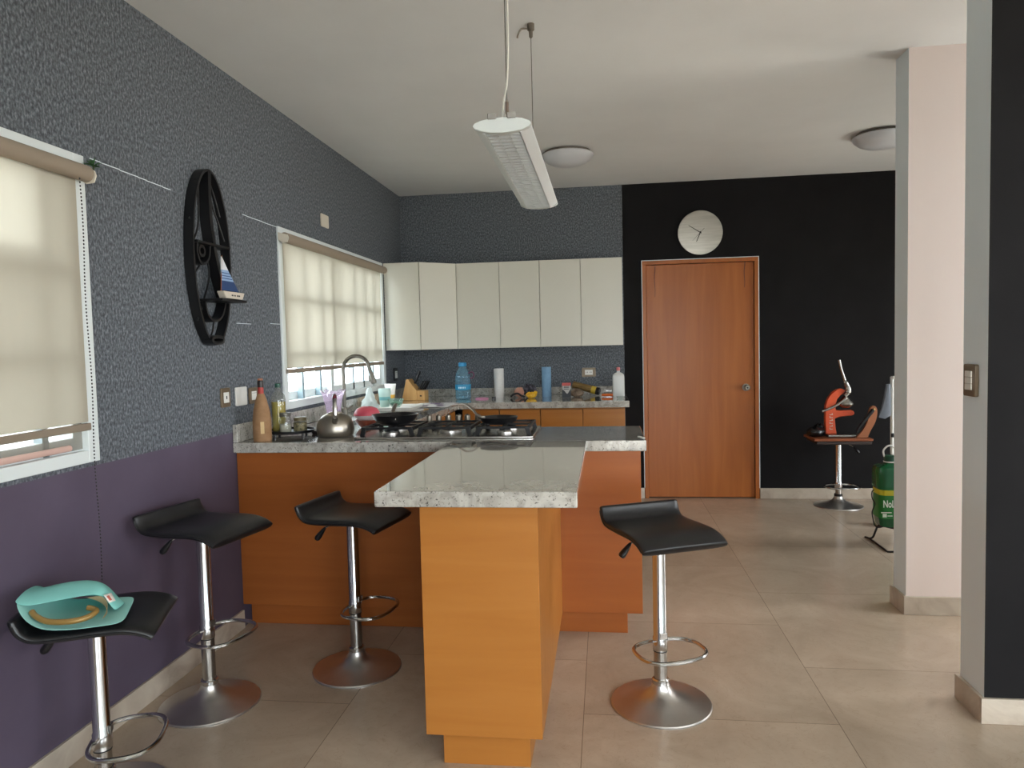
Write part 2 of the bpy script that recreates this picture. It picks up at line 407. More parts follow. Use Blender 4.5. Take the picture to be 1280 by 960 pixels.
# windows
SCREEN = bpy.data.materials.new('dimming_film'); SCREEN.use_nodes = True  # half-clear film added to dim the window light
_n = SCREEN.node_tree.nodes; _l = SCREEN.node_tree.links; _n.clear()
_o = _n.new('ShaderNodeOutputMaterial'); _t = _n.new('ShaderNodeBsdfTransparent'); _d = _n.new('ShaderNodeBsdfDiffuse'); _m = _n.new('ShaderNodeMixShader')
_d.inputs['Color'].default_value = (.35, .33, .28, 1); _m.inputs['Fac'].default_value = .42
_l.new(_t.outputs[0], _m.inputs[1]); _l.new(_d.outputs[0], _m.inputs[2]); _l.new(_m.outputs[0], _o.inputs['Surface'])
def window(name, W, sash, vbars, hbars):
    y0, y1, z0, z1 = W
    g = thing(name, None, None, (0, (y0+y1)/2, z0), kind='structure'); h = (y1-y0)/2; hh = z1-z0
    bm = B(); f = .055
    for a, b, c, d in ((-h, -h+f, 0, hh), (h-f, h, 0, hh), (-h+f, h-f, 0, .045), (-h+f, h-f, hh-f, hh)):
        box(bm, -.12, .012, a, b, c, d)
    obj('frame', bm, M['white_metal'], g, bevel=.003)
    bm = B()
    for (a, b, x) in sash:
        a -= (y0+y1)/2; b -= (y0+y1)/2
        for p, q, r, s in ((a, a+.045, .045, hh-f), (b-.045, b, .045, hh-f), (a+.045, b-.045, .045, .095), (a+.045, b-.045, hh-f-.05, hh-f)):
            box(bm, x-.018, x+.018, p, q, r, s)
    obj('sash', bm, M['white_metal'], g, bevel=.002)
    bm = B()
    for y in vbars: box(bm, -.046, -.012, y-(y0+y1)/2-.014, y-(y0+y1)/2+.014, .045, hh-f)
    for z in hbars: box(bm, -.048, -.010, -h+f, h-f, z-z0-.018, z-z0+.018)
    obj('glazing_bar', bm, M['bar_metal'], g, smooth=False)
    bm = B(); box(bm, -.104, -.100, -h+f, h-f, .045, hh-f); obj('pane', bm, M['pane'], g, smooth=False)
    return g
w1 = window('window_1', W1, [(.985, 1.70, -.07), (1.66, 2.33, -.03)], [1.33, 2.16], [1.70, 1.40])
bm = B(); tube(bm, [(-.005, -.6, .062), (-.005, .6, .062)], .011, 12); obj('sill_rod', bm, mat('rosy_rod', (214, 178, 166), .4), w1)
for (a, b, c, d) in ((W1[0]+.06, 2.15, W1[2]+.05, 1.765), (2.15, W1[1]-.06, W1[2]+.05, W1[3]-.06)):  # unseen film added behind the blind, dims all but one bright rectangle
    bm = B(); box(bm, -.0095, -.0085, a-(W1[0]+W1[1])/2, b-(W1[0]+W1[1])/2, c-W1[2], d-W1[2]); obj('dimming_layer', bm, SCREEN, w1, smooth=False)
w2 = window('window_2', W2, [(3.98, 4.86, -.07), (4.70, 5.807, -.03)], [4.24, 4.52, 5.14, 5.37, 5.60], [1.72, 1.38])

# ------------------------------------------------------------------ roller blinds
def blind(label, y0, y1, ztop, zbot, chain_y, chain_z):
    g = thing('roller_blind', label, 'blind', (.046, (y0+y1)/2, ztop), group='cream roller blinds')
    h = (y1-y0)/2
    bm = B(); tube(bm, [(0, -h+.012, 0), (0, h-.012, 0)], .029, 24); obj('roller_tube', bm, mat('shaded_roll_fabric', (150, 136, 120), .8), g)  # cream fabric coloured brown-grey for the shade it sits in
    bm = B(); n = 12
    rows = []
    for i in range(25):
        z = -.002-(ztop-zbot-.02)*i/24
        rows.append([(-.026+.0035*math.sin(3.1*k/n*PI+.4)*min(1, i/8), -h+.035+(2*h-.07)*k/n, z) for k in range(n+1)])
    loft(bm, rows, closed=False, cap=False); fb = obj('fabric', bm, M['blind'], g)
    bm = B(); box(bm, -.034, -.018, -h+.033, h-.033, zbot-ztop-.012, zbot-ztop+.014); obj('bottom_bar', bm, mat('taupe_bar', (142, 128, 112), .5), g, bevel=.003)
    for s in (-1, 1):
        bm = B(); prism(bm, [(-.034, -.012), (-.01, -.033), (.022, -.030), (.032, -.006), (.026, .012), (-.034, .030)], 'y', s*h-.006 if s > 0 else s*h, s*h if s > 0 else s*h+.006)
        bracket = obj('bracket', bm, M['cream_plastic'], g, bevel=.002)
        for q in bracket.data.vertices: pass
    bm = B(); yc = chain_y-(y0+y1)/2
    for (dx, z1) in ((0, chain_z),):
        m = 120 if chain_z < 1 else 70
        for k in range(m):
            z = -.03+(z1-ztop+.03)*k/m
            blob(bm, (.018-dx*.9, yc+.004*math.sin(k*.14), z), (.0027, .0027, .0046), 6, 4)
    obj('bead_chain', bm, mat('bead_chain', (58, 56, 58), .4, .4), g)
    return g
blind('cream roller blind over the near window, above two stools', .955, 2.362, 2.045, 1.150, 2.292, .52)
blind('cream roller blind over the kitchen sink window, shadowed by window bars', 3.915, 5.80, 2.052, 1.282, 5.72, 1.16)

g = thing('artificial_plant', 'small green plastic plant sprig tucked on the near window blind bracket', 'plant', (.05, 2.38, 2.078))
bm = B()
for k in range(26):
    a = random.uniform(0, 2*PI); el = random.uniform(-.3, 1.2); l = random.uniform(.02, .042)
    d = Vector((math.cos(a)*math.cos(el), math.sin(a)*math.cos(el), math.sin(el))); s = d.cross(Vector((0, 0, 1))).normalized()*.0035
    o0 = Vector((0, 0, .0)); mid = o0+d*l*.5+Vector((0, 0, .004)); tip = o0+d*l
    v = [bm.verts.new(p) for p in (o0-s*.5, mid-s, tip, mid+s, o0+s*.5)]; bm.faces.new(v)
obj('leaves', bm, mat('plastic_leaf', (48, 92, 46), .5), g, solid=.0008)
bm = B(); tube(bm, [(0, 0, .004), (.002, .002, -.0), (.001, 0, -.012)], .003, 8); obj('stem', bm, mat('plastic_stem', (62, 78, 40), .5), g)

# ------------------------------------------------------------------ wrought iron wall piece and toy boat
g = thing('iron_wall_rack', 'black wrought iron oval wall rack with scrolls on the speckled grey wallpaper', 'wall rack', (0.002, 3.155, 1.845))
cy, cz = 3.155, 1.845
R_ = lambda pts: [(p[0]-cy, p[1]-cz) for p in pts]
sm2 = lambda pts, k=6: [(p[0], p[1]) for p in smooth_pts([(a, b, 0) for a, b in R_(pts)], k)]
bm = B(); strip(bm, [(.155*math.cos(2*PI*k/72), .402*math.sin(2*PI*k/72)) for k in range(72)], .0, .046, .012, True); obj('oval_ring', bm, M['wrought_iron'], g)
bm = B(); strip(bm, sm2([(3.150, 2.238), (3.145, 2.07), (3.158, 1.96), (3.185, 1.84), (3.222, 1.75), (3.262, 1.66)]), .0, .05, .024); obj('centre_strap', bm, M['wrought_iron'], g)
bm = B(); box(bm, .0, .058, 3.012-cy, 3.295-cy, 1.898-cz, 1.910-cz); obj('shelf', bm, M['wrought_iron'], g, bevel=.002)
bm = B(); box(bm, .0, .135, 3.065-cy, 3.29-cy, 1.640-cz, 1.651-cz); obj('shelf', bm, M['wrought_iron'], g, bevel=.002)
for pts in ([(3.025, 1.897), (3.022, 1.855), (3.045, 1.812), (3.085, 1.812), (3.118, 1.845), (3.13, 1.897)],
            [(3.07, 1.639), (3.085, 1.583), (3.13, 1.552), (3.185, 1.56), (3.22, 1.59), (3.245, 1.639)]):
    bm = B(); strip(bm, sm2(pts), .004, .05, .011); obj('scroll', bm, M['wrought_iron'], g)
bm = B(); strip(bm, [(a-cy, b-cz) for a, b in [(3.06+.022*math.cos(t/3), 1.865+.022*math.sin(t/3)) for t in range(0, 20)]], .004, .05, .012); obj('scroll', bm, M['wrought_iron'], g)
for pts in ([(3.07, 2.19), (3.05, 2.07), (3.003, 2.0)], [(3.085, 2.20), (3.075, 2.0), (3.03, 1.91)], [(3.13, 1.84), (3.145, 1.76), (3.09, 1.645), (3.03, 1.55)],
            [(3.085, 1.82), (3.045, 1.78), (3.003, 1.75)], [(3.17, 2.16), (3.205, 2.08), (3.245, 2.02), (3.292, 1.94)], [(3.18, 2.20), (3.225, 2.13), (3.262, 2.05)], [(3.17, 1.55), (3.15, 1.50), (3.12, 1.468)]):
    bm = B(); tube(bm, [(.028, p[0], p[1]) for p in sm2(pts)], .0042, 8); obj('curl_wire', bm, M['wrought_iron'], g)
bm = B(); strip(bm, [(3.15+.05*math.cos(t/20*2*PI)-cy, 1.462+.016*math.sin(t/20*2*PI)-cz) for t in range(20)], .004, .058, .014, True); obj('scroll', bm, M['wrought_iron'], g)

g = thing('toy_sailboat', 'small wooden toy sailboat with white and blue sail on the iron rack shelf', 'toy boat', (.098, 3.212, 1.652))
bm = B(); prism(bm, [(-.075, .002), (.075, .002), (.098, .036), (-.098, .036)], 'x', -.018, .018, 0)
obj('hull', bm, mat('boat_white', (206, 196, 182), .5), g, bevel=.004)
bm = B(); prism(bm, [(-.07, 0), (.07, 0), (.073, .008), (-.073, .008)], 'x', -.016, .016, 0); obj('keel', bm, M['dark'], g)
bm = B()
for k, (y, l) in enumerate(((-.028, .010), (-.012, .006), (0, .008), (.02, .012), (.036, .012))): box(bm, .018, .0188, y, y+l, .015, .022)
obj('name_marks', bm, M['dark'], g)
def sail(z0, z1, mi, nm):
    bm = B(); f = lambda z: (-.088+.058*(z-.04)/.15*.2, .07-(.148)*(z-.04)/.155)
    a0, b0 = f(z0); a1, b1 = f(z1)
    prism(bm, [(a0, z0), (b0, z0), (max(b1, a1+.004), z1), (a1, z1)], 'x', -.002, .002); obj(nm, bm, mi, g)
sail(.04, .085, mat('sail_navy', (34, 62, 106), .7), 'sail_panel')
sp = sail(.085, .135, mat('sail_blue', (142, 170, 206), .7), 'sail_panel'); sail(.135, .195, mat('sail_white', (222, 224, 226), .7), 'sail_panel')
bm = B()
for z in (.094, .106, .119): box(bm, .002, .0026, -.08, .07-.148*(z-.04)/.155-.006, z, z+.004)
obj('sail_stripe', bm, mat('stripe', (56, 86, 132), .7), g)
bm = B(); cyl(bm, (0, -.09, .034), (0, -.07, .2), .0025, 8); obj('mast', bm, M['brown_wood'], g)

# ------------------------------------------------------------------ plates and sockets
def plate(name, label, cat, loc, axis, w, h, frame, insert, kind='blank', group=None, th=.009):
    """axis: '+x' on the left wall, '-y' on the back wall, '-x' on the right return"""
    rz = {'+x': PI/2, '-y': 0, '-x': -PI/2}[axis]
    g = thing(name, label, cat, loc, rz, group)
    bm = B(); prism(bm, rrect(w, h, .008), 'y', -th, .0); pl = obj('cover_plate', bm, frame, g, bevel=.002)
    if kind == 'blank': return g
    bm = B()
    if kind == 'switch3':
        for k in (-1, 0, 1): 
            bm2 = B(); box(bm2, -w*.27, w*.27, -th-.005, -th, k*h*.2-h*.095, k*h*.2+h*.095); obj('rocker', bm2, insert, g, bevel=.0015)
        bm.free(); return g
    box(bm, -w*.28, w*.28, -th-.003, -th, -h*.27, h*.27); ins = obj('insert', bm, insert, g, bevel=.001)
    bm = B()
    if kind == 'hole': box(bm, -.004, .004, -th-.0036, -th-.003, -.008, .008)
    elif kind == 'socket':
        for s in (-1, 1):
            for q in (-1, 1): box(bm, s*w*.13-.002+q*.006, s*w*.13+.002+q*.006, -th-.0036, -th-.003, -.006, .006)
    elif kind == 'rocker': box(bm, -w*.25, w*.25, -th-.0036, -th-.003, h*.155, h*.17)
    obj('slot' if kind != 'rocker' else 'rocker_line', bm, M['dark'], ins, smooth=False)
    return g
plate('wall_plate', 'blank cream cover plate high above the sink window', 'cover plate', (.0, 4.645, 2.266), '+x', .125, .085, M['cream_plastic'], None)
plate('wall_socket', 'bronze framed socket with a single dark hole, beside the oval iron rack', 'socket', (.0, 3.283, 1.182), '+x', .085, .095, M['socket_frame'], M['white_plastic'], 'hole')
plate('wall_plate', 'blank white cover plate between the two bronze framed fittings', 'cover plate', (.0, 3.436, 1.177), '+x', .11, .095, M['white_plastic'], None)
plate('light_switch', 'bronze framed light switch behind the neck of the brown paper bottle', 'switch', (.0, 3.562, 1.172), '+x', .088, .085, M['socket_frame'], M['white_plastic'], 'rocker')
plate('light_switch', 'dark framed light switch in the corner right of the sink window', 'switch', (.0, 6.165, 1.168), '+x', .11, .115, M['black_plastic'], M['white_plastic'], 'rocker')
plate('wall_socket', 'bronze framed double socket on the grey wall above the kitchen worktop', 'socket', (1.707, D, 1.144), '-y', .125, .082, M['socket_frame'], M['white_plastic'], 'socket')
plate('light_switch', 'bronze framed three rocker light switch on the white edge of the black wall', 'switch', (3.19, 2.812, 1.235), '-x', .085, .118, M['socket_frame'], M['white_plastic'], 'switch3', th=.014)

# ------------------------------------------------------------------ worktops
OH = .051
xs = [.002, .17, .56, .68, 2.036]; ys = [3.337, 3.919, 4.35, 4.95, 5.62, D-.002]
g = thing('worktop', 'pale speckled granite worktop around the kitchen, from the sink to the cooktop', 'worktop', (0, 0, 0))
bm = B()
cells(bm, xs, ys, TOP-OH, TOP, lambda i, j: (j in (0, 4)) or (i < 3 and not (i == 1 and j == 2)))
obj('slab', bm, M['granite'], g, bevel=.004)
bm = B(); box(bm, .002, .026, 3.34, D-.004, TOP+.0005, TOP+.092); obj('upstand', bm, M['granite'], g, bevel=.003)
bm = B(); box(bm, .027, 2.0, D-.026, D-.004, TOP+.0005, TOP+.068); obj('upstand', bm, M['granite'], g, bevel=.003)
g = thing('bar_counter', 'pale polished granite bar top jutting towards the camera over the wooden base', 'worktop', (0, 0, 0))
bm = B(); box(bm, 1.115, 1.7615, 2.175, 3.3355, TOP-OH, TOP); obj('slab', bm, M['granite'], g, bevel=.005, bseg=3)

# sink set into the slab
g = thing('kitchen_sink', 'stainless steel sink set in the worktop below the far window', 'sink', (.365, 4.65, CT))
bm = B(); 
hx, hy = .194, .299
rings = [[(x*1.0, y, z) for x, y in rrect(2*a, 2*b, .05, 5)] for a, b, z in ((hx, hy, .0015), (hx-.012, hy-.012, .0025), (hx-.02, hy-.02, -.01), (hx-.03, hy-.03, -.15), (.02, .02, -.155))]
loft(bm, rings, cap=True); obj('basin', bm, M['steel'], g)

# cabinets below
def base_unit(name, label, loc, rz, w, d, h, group):
    g = thing(name, label, 'cabinet', loc, rz, group)
    bm = B(); box(bm, -w/2, w/2, .02, d, 0.1, h); obj('body', bm, M['orange_wood'], g, bevel=.001)
    bm = B(); box(bm, -w/2, w/2, .07, d-.05, 0, .1); obj('plinth', bm, M['orange_wood'], g)
    bm = B(); box(bm, -w/2+.0025, w/2-.0025, .0, .0195, .105, TOP-OH-.013); obj('door', bm, M['orange_wood'], g, bevel=.0015)
    return g
xsb = [.70, 1.003, 1.337, 1.672, 2.003]
lab = ['honey wood base cabinet nearest the corner under the back worktop', 'honey wood base cabinet under the white paper roll, with a gap right of its door', 'honey wood base cabinet under the blue roll on the back worktop', 'honey wood base cabinet at the open right end of the back worktop']
for k in range(4):
    base_unit('base_cabinet', lab[k], ((xsb[k]+xsb[k+1])/2, 5.655, 0), 0, xsb[k+1]-xsb[k]-(.006 if k == 1 else .001), .80, TOP-OH-.001, 'honey wood base cabinets on the back wall')
for k, (a, b, l) in enumerate(((3.925, 4.48, 'honey wood base cabinet left of the sink behind the cooktop'), (4.482, 5.03, 'honey wood base cabinet under the sink'), (5.032, 5.60, 'honey wood base cabinet between sink and back corner'))):
    # sink cut: keep the body below the basin
    g = base_unit('base_cabinet', l, (.655, (a+b)/2, 0), PI/2, b-a-.002, .645, .78 if k < 2 else TOP-OH-.001, 'honey wood base cabinets below the window')
    if k < 2:
        bm = B(); box(bm, -(b-a)/2+.001, (b-a)/2-.001, .02, .055, .781, TOP-OH-.001); obj('rail', bm, M['orange_wood'], g)

g = thing('peninsula_cabinet', 'long amber wood cabinet carrying the cooktop, plain panel facing the stools', 'cabinet', (1.0, 3.367, 0))
bm = B(); box(bm, -.996, 1.0105, 0, .50, .119, TOP-OH-.001); obj('body', bm, M['panel_wood'], g, bevel=.0015)
bm = B(); box(bm, -.984, .94, .06, .44, 0, .118); obj('plinth', bm, M['panel_wood'], g, bevel=.001)
g = thing('bar_cabinet', 'honey wood base pillar under the bar top, closest to the camera', 'cabinet', (1.4366, 2.249, 0))
bm = B(); box(bm, -.194, .194, 0, 1.1165, .119, TOP-OH-.001); obj('body', bm, M['orange_wood'], g, bevel=.0015)
bm = B(); box(bm, -.146, .148, .041, 1.117, 0, .118); obj('plinth', bm, M['orange_wood'], g, bevel=.001)

# wall cabinets
Z0, Z1 = 1.384, 2.122
def wall_unit(label, x0, x1, yf, group):
    g = thing('wall_cabinet', label, 'cabinet', ((x0+x1)/2, yf, Z0), 0, group); w = (x1-x0)/2
    bm = B(); box(bm, -w+.0005, w-.0005, .02, D-yf-.002, 0, Z1-Z0); obj('body', bm, M['cabinet_white'], g)
    bm = B(); t = .0022; box(bm, -w+t, w-t, 0, .019, .001, Z1-Z0-.001); obj('door', bm, M['cabinet_white'], g, bevel=.0012)
    return g
for (a, b), l in zip(((.585, .962), (.962, 1.309), (1.309, 1.658), (1.658, 2.009)),
        ('cream wall cabinet right of the slanted corner cabinet, above the water bottle', 'cream wall cabinet above the white paper roll', 'cream wall cabinet above the blue roll', 'cream wall cabinet at the right end, next to the black wall')):
    wall_unit(l, a, b, 6.12, 'cream wall cabinets on the back wall')
wall_unit('cream wall cabinet in the left corner, touching the sink window', .004, .312, 5.90, 'cream wall cabinets on the back wall')
g = thing('wall_cabinet', 'slanted cream corner wall cabinet, shaded door between the flat ones', 'cabinet', (.449, 6.01, Z0), 0, 'cream wall cabinets on the back wall')
bm = B(); prism(bm, [(.314-.449, 5.918-6.01), (.584-.449, 6.137-6.01), (.584-.449, D-.002-6.01), (.314-.449, D-.002-6.01)], 'z', 0, Z1-Z0); obj('body', bm, M['cabinet_white'], g)
bm = B(); prism(bm, [(.316-.449, 5.902-6.01), (.582-.449, 6.118-6.01), (.582-.449, 6.134-6.01), (.316-.449, 5.918-6.01)], 'z', .001, Z1-Z0-.001); obj('door', bm, M['cabinet_white'], g, bevel=.001)

# ------------------------------------------------------------------ bar stools
def stool(label, x, y, z0, th, zc, lever=(-.94, -.3), lbl_group='black leatherette bar stools at the counter', ring=True, far=False):
    g = thing('bar_stool', label, 'stool', (x, y, 0), 0, lbl_group)
    bm = B(); lathe(bm, [(.1925, 0), (.193, .004), (.19, .008), (.17, .012), (.13, .019), (.095, .028), (.065, .041), (.045, .057), (.036, .07), (.034, .082), (.03, .086)], 56); obj('base', bm, M['brushed'], g)
    bm = B(); lathe(bm, [(.0335, .082), (.0335, .098), (.029, .103)], 28); obj('collar', bm, M['chrome'] if not far else M['black_plastic'], g)
    bm = B(); lathe(bm, [(.0255, .09), (.0255, zc+.01)], 24); obj('post', bm, M['steel'], g)
    bm = B(); lathe(bm, [(.0265, zc), (.0285, zc+.003), (.0285, zc+.05), (.0255, zc+.056), (.0255, z0-.012)], 24)
    sl = obj('sleeve', bm, M['chrome'], g)
    d = Vector((math.cos(th), math.sin(th), 0)); w = Vector((-d.y, d.x, 0))
    if not far:
        bm = B(); box(bm, -.016, .016, -.0305, -.026, zc+.05, zc+.075); o = obj('notch', bm, M['steel'], sl, bevel=.002, rz=math.atan2(d.y, d.x)+PI/2)
        bm = B(); lathe(bm, [(.0272, zc-.003), (.0272, zc+.001)], 24); obj('seam', bm, M['dark'], sl)
    bm = B(); pts = []
    for k in range(48):
        a = 2*PI*k/48; c, s = math.cos(a), math.sin(a); e = 2/2.7
        pts.append(tuple(d*(.075+.103*math.copysign(abs(c)**e, c))+w*(.132*math.copysign(abs(s)**e, s))+Vector((0, 0, zc+.026))))
    tube(bm, pts, .0075, 10, True); obj('footrest', bm, M['chrome'], g)
    bm = B(); prism(bm, rrect(.17, .17, .02), 'z', z0-.012, z0+.004 if not far else z0-.001); obj('seat_plate', bm, M['black_plastic'], g, rz=th)
    lv = Vector((lever[0], lever[1], 0)).normalized()
    a = lv*.07+Vector((0, 0, z0-.012)); b_ = lv*.115+Vector((0, 0, z0-.035)); c_ = lv*.155+Vector((0, 0, z0-.085))
    bm = B(); tube(bm, [tuple(a), tuple(b_)], .0045, 8); le = obj('lever', bm, M['chrome'], g)
    bm = B(); tube(bm, [tuple(b_.lerp(c_, t)) for t in (-.05, .05, .3, .6, .85, .97, 1)], [.005, .008, .0125, .0165, .0175, .013, .004], 12, flat=.75); obj('grip', bm, M['black_plastic'], le)
    if far: return g, None
    # wave shaped seat: rounded sections lofted from the lip to the front edge
    prof = [(-.166, .082), (-.163, .067), (-.154, .046), (-.14, .030), (-.118, .0185), (-.085, .0155), (-.04, .0155), (.01, .017), (.06, .0185), (.105, .018), (.145, .0125), (.175, .003), (.193, -.007), (.2015, -.013)]
    path = smooth_pts([(a, b, 0) for a, b in prof], 3); n = len(path); rings = []
    for i, p in enumerate(path):
        p0, p1 = path[max(i-1, 0)], path[min(i+1, n-1)]
        t = Vector((p1[0]-p0[0], 0, p1[1]-p0[1])).normalized(); nn = Vector((-t.z, 0, t.x))
        u = i/(n-1); e = min(1, min(u, 1-u)/.05)
        half = .0175*(.5+.5*math.sqrt(max(0, 1-(1-e)**2))); wid = .172-.012*(1-math.sqrt(max(0, 1-(1-min(1, min(u, 1-u)/.04))**2)))
        ring = []
        for q, (a, b) in enumerate(rrect(2, 2, .98, 5)): pass
        m = 28
        for k in range(m):
            an = 2*PI*k/m; ca, sa = math.cos(an), math.sin(an)
            yy = wid*math.copysign(abs(ca)**.28, ca); hh = half*math.copysign(abs(sa)**.75, sa)
            ring.append((p[0]+nn.x*hh, yy, p[1]+nn.z*hh+z0))
        rings.append(ring)
    bm = B(); loft(bm, rings); st = obj('seat', bm, M['black_leather'], g, rz=th, angle=60)
    bm = B(); edge = []
    for s in (-1,):
        edge += [(r[0], 0, r[1]) for r in path]
    bm.free()
    for s in (-1, 1):
        bm = B(); tube(bm, [(r[0], s*.1715, r[1]+z0-.002) for r in path[3:-3]], .0036, 6); obj('piping', bm, M['black_leather'], st)
    return g, th
stool('black leatherette bar stool closest to the camera, carrying the teal pouch', .259, 2.003, .574, .370, .165)
stool('black leatherette bar stool by the purple wall, nothing on its seat', .26, 2.611, .706, -.197, .268)
stool('black leatherette bar stool before the amber panel, left of the bar base', .7475, 2.96, .669, -.179, .252)
stool('black leatherette bar stool standing alone right of the bar', 2.046, 2.755, .673, -1.151, .213)
g, _ = stool('square topped chrome bar stool against the black wall, holding the citrus press', 3.765, 6.2, .535, -PI/2+.1, .15, lever=(.9, -.3), far=True)
bm = B(); box(bm, -.215, .215, -.15, .15, .534, .562); obj('seat_pad', bm, mat('dark_brown_pad', (44, 30, 26), .5), g, bevel=.008, bseg=3)
bm = B(); box(bm, -.235, .22, -.16, .16, .5625, .583); obj('board_top', bm, M['brown_wood'], g, bevel=.004)

# teal pouch on the near stool, in the seat's own axes
SX, SY, SZ, TH = .259, 2.003, .574, .370
g = thing('cloth_pouch', 'teal cloth pouch lying open on the nearest stool seat', 'pouch', (SX, SY, SZ+.008), TH)
rows = [[(-.172, -.118, .106), (-.140, -.158, .070), (-.09, -.182, .041), (-.015, -.188, .036), (.061, -.186, .037), (.128, -.176, .036)],
        [(-.180, -.06, .112), (-.140, -.10, .067), (-.09, -.12, .040), (-.01, -.13, .0365), (.062, -.125, .037), (.124, -.11, .0375)],
        [(-.180, .0, .112), (-.14, -.03, .069), (-.09, -.04, .041), (-.01, -.045, .0365), (.06, -.045, .037), (.116, -.04, .040)],
        [(-.168, .05, .100), (-.132, .06, .064), (-.08, .085, .041), (-.01, .09, .037), (.05, .075, .038), (.108, .058, .043)]]
bm = B(); loft(bm, [[(x, y, z+random.uniform(0, .002)) for x, y, z in r] for r in rows], closed=False, cap=False)
obj('lower_panel', bm, M['teal_light'], g, solid=.003, sub=2)
top = [[(-.176, -.116, .110), (-.148, -.104, .090), (-.10, -.094, .094), (-.055, -.094, .098), (-.01, -.097, .103), (.034, -.097, .108), (.060, -.094, .090), (.080, -.090, .046)],
       [(-.178, -.09, .113), (-.150, -.075, .104), (-.10, -.066, .113), (-.055, -.062, .119), (-.01, -.062, .124), (.034, -.066, .127), (.066, -.072, .104), (.088, -.072, .046)],
       [(-.180, -.03, .118), (-.150, -.02, .118), (-.10, -.012, .127), (-.055, -.006, .132), (-.005, -.010, .133), (.040, -.028, .124), (.072, -.045, .086), (.090, -.048, .046)],
       [(-.175, .02, .116), (-.145, .03, .102), (-.10, .04, .106), (-.055, .045, .106), (0, .04, .101), (.046, .012, .086), (.076, -.018, .058), (.090, -.03, .046)],
       [(-.168, .055, .108), (-.130, .068, .070), (-.09, .080, .050), (-.05, .085, .046), (0, .076, .045), (.05, .048, .045), (.078, .004, .045), (.090, -.015, .046)]]
bm = B(); loft(bm, top, closed=False, cap=False); obj('upper_flap', bm, M['teal'], g, solid=.003, sub=2)
lin_ = [[(.048, -.096, .103), (.070, -.108, .088), (.076, -.135, .066), (.062, -.166, .045)], [(.026, -.088, .098), (.060, -.092, .080), (.070, -.105, .060), (.066, -.125, .045)], [(-.004, -.080, .095), (.020, -.080, .088), (.052, -.078, .070), (.064, -.085, .045)]]
bm = B(); loft(bm, lin_, closed=False, cap=False); obj('lining', bm, mat('beige_lining', (158, 146, 110), .8), g, solid=.002, sub=2)
bm = B(); loft(bm, [[(.058, -.104, .104), (.074, -.088, .104)], [(.072, -.108, .080), (.086, -.092, .080)]], closed=False, cap=False)
tg = obj('sewn_tag', bm, mat('white_tag', (224, 214, 206), .7), g, solid=.0012)
bm = B(); loft(bm, [[(.0645, -.1015, .0995), (.070, -.096, .0995)], [(.073, -.1035, .085), (.0785, -.098, .085)]], closed=False, cap=False); obj('tag_mark', bm, mat('tag_red', (190, 96, 80), .7), tg, solid=.0012)
pts = smooth_pts([(-.128, -.120, .082), (-.110, -.138, .072), (-.071, -.160, .061), (-.015, -.168, .058), (.026, -.158, .061), (.044, -.134, .068), (.034, -.118, .071), (.016, -.108, .074)], 6)
bm = B(); tube(bm, pts, [.0085]*len(pts), 12); 
rg = obj('ring_handle', bm, mat('golden_brown_ring', (146, 116, 62), .35, .25), None, loc=(SX, SY, SZ+.006), rz=TH); tag(rg, 'golden brown curved ring poking out of the teal pouch', 'ring')

# ------------------------------------------------------------------ cooktop
g = thing('gas_cooktop', 'stainless gas cooktop with black cast iron grates in the granite', 'cooktop', (1.045, 3.665, CT))
bm = B(); prism(bm, rrect(.91, .455, .02), 'z', .0, .009); obj('tray', bm, M['steel'], g, bevel=.003)
def grate(cx):
    bm = B(); w, dp, zt = .143, .19, .052
    for y in (-dp+.03, 0.0, dp-.05): box(bm, cx-w+.012, cx+w-.012, y-.005, y+.005, zt-.012, zt)
    for x in (-w+.012, 0, w-.012): box(bm, cx+x-.005, cx+x+.005, -dp+.03, dp-.05, zt-.012, zt)
    for s in (-1, 1):
        for y in (-dp+.03, dp-.05):
            loft(bm, [[(cx+s*(w-.035+a), y-.008, z), (cx+s*(w-.012+a), y-.008, z), (cx+s*(w-.012+a), y+.008, z), (cx+s*(w-.035+a), y+.008, z)] for a, z in ((0, zt-.002), (.008, .02), (.012, .009))])
        box(bm, cx+s*(w-.022)-.006, cx+s*(w-.022)+.006, -dp+.03, dp-.05, .03, zt-.004)
    obj('grate', bm, M['cast_iron'], g, bevel=.0015)
for cx in (-.298, 0, .298): grate(cx)
for (bx, by, r) in ((-.298, -.09, .045), (-.298, .07, .036), (0, -.01, .058), (.298, -.09, .036), (.298, .07, .045)):
    bm = B(); lathe(bm, [(r, .009), (r, .018), (r*.85, .024), (.01, .024)], 28, (bx, by, 0)); bu = obj('burner', bm, M['brushed'], g)
    bm = B(); lathe(bm, [(r*.8, .0245), (r*.8, .030), (r*.7, .033), (.005, .033)], 28, (bx, by, 0)); obj('burner_cap', bm, M['cast_iron'], bu)
for x in (-.165, -.111, -.057, .002, .051, .109):
    bm = B(); lathe(bm, [(.020, .009), (.020, .016), (.013, .018), (.015, .034), (.017, .055), (.0165, .074), (.012, .078)], 20, (x, .192, 0)); kn = obj('knob', bm, M['pewter'], g)
    bm = B(); box(bm, x-.003, x+.003, .178, .206, .078, .0815); obj('knob_ridge', bm, M['dark'], kn, bevel=.0008)

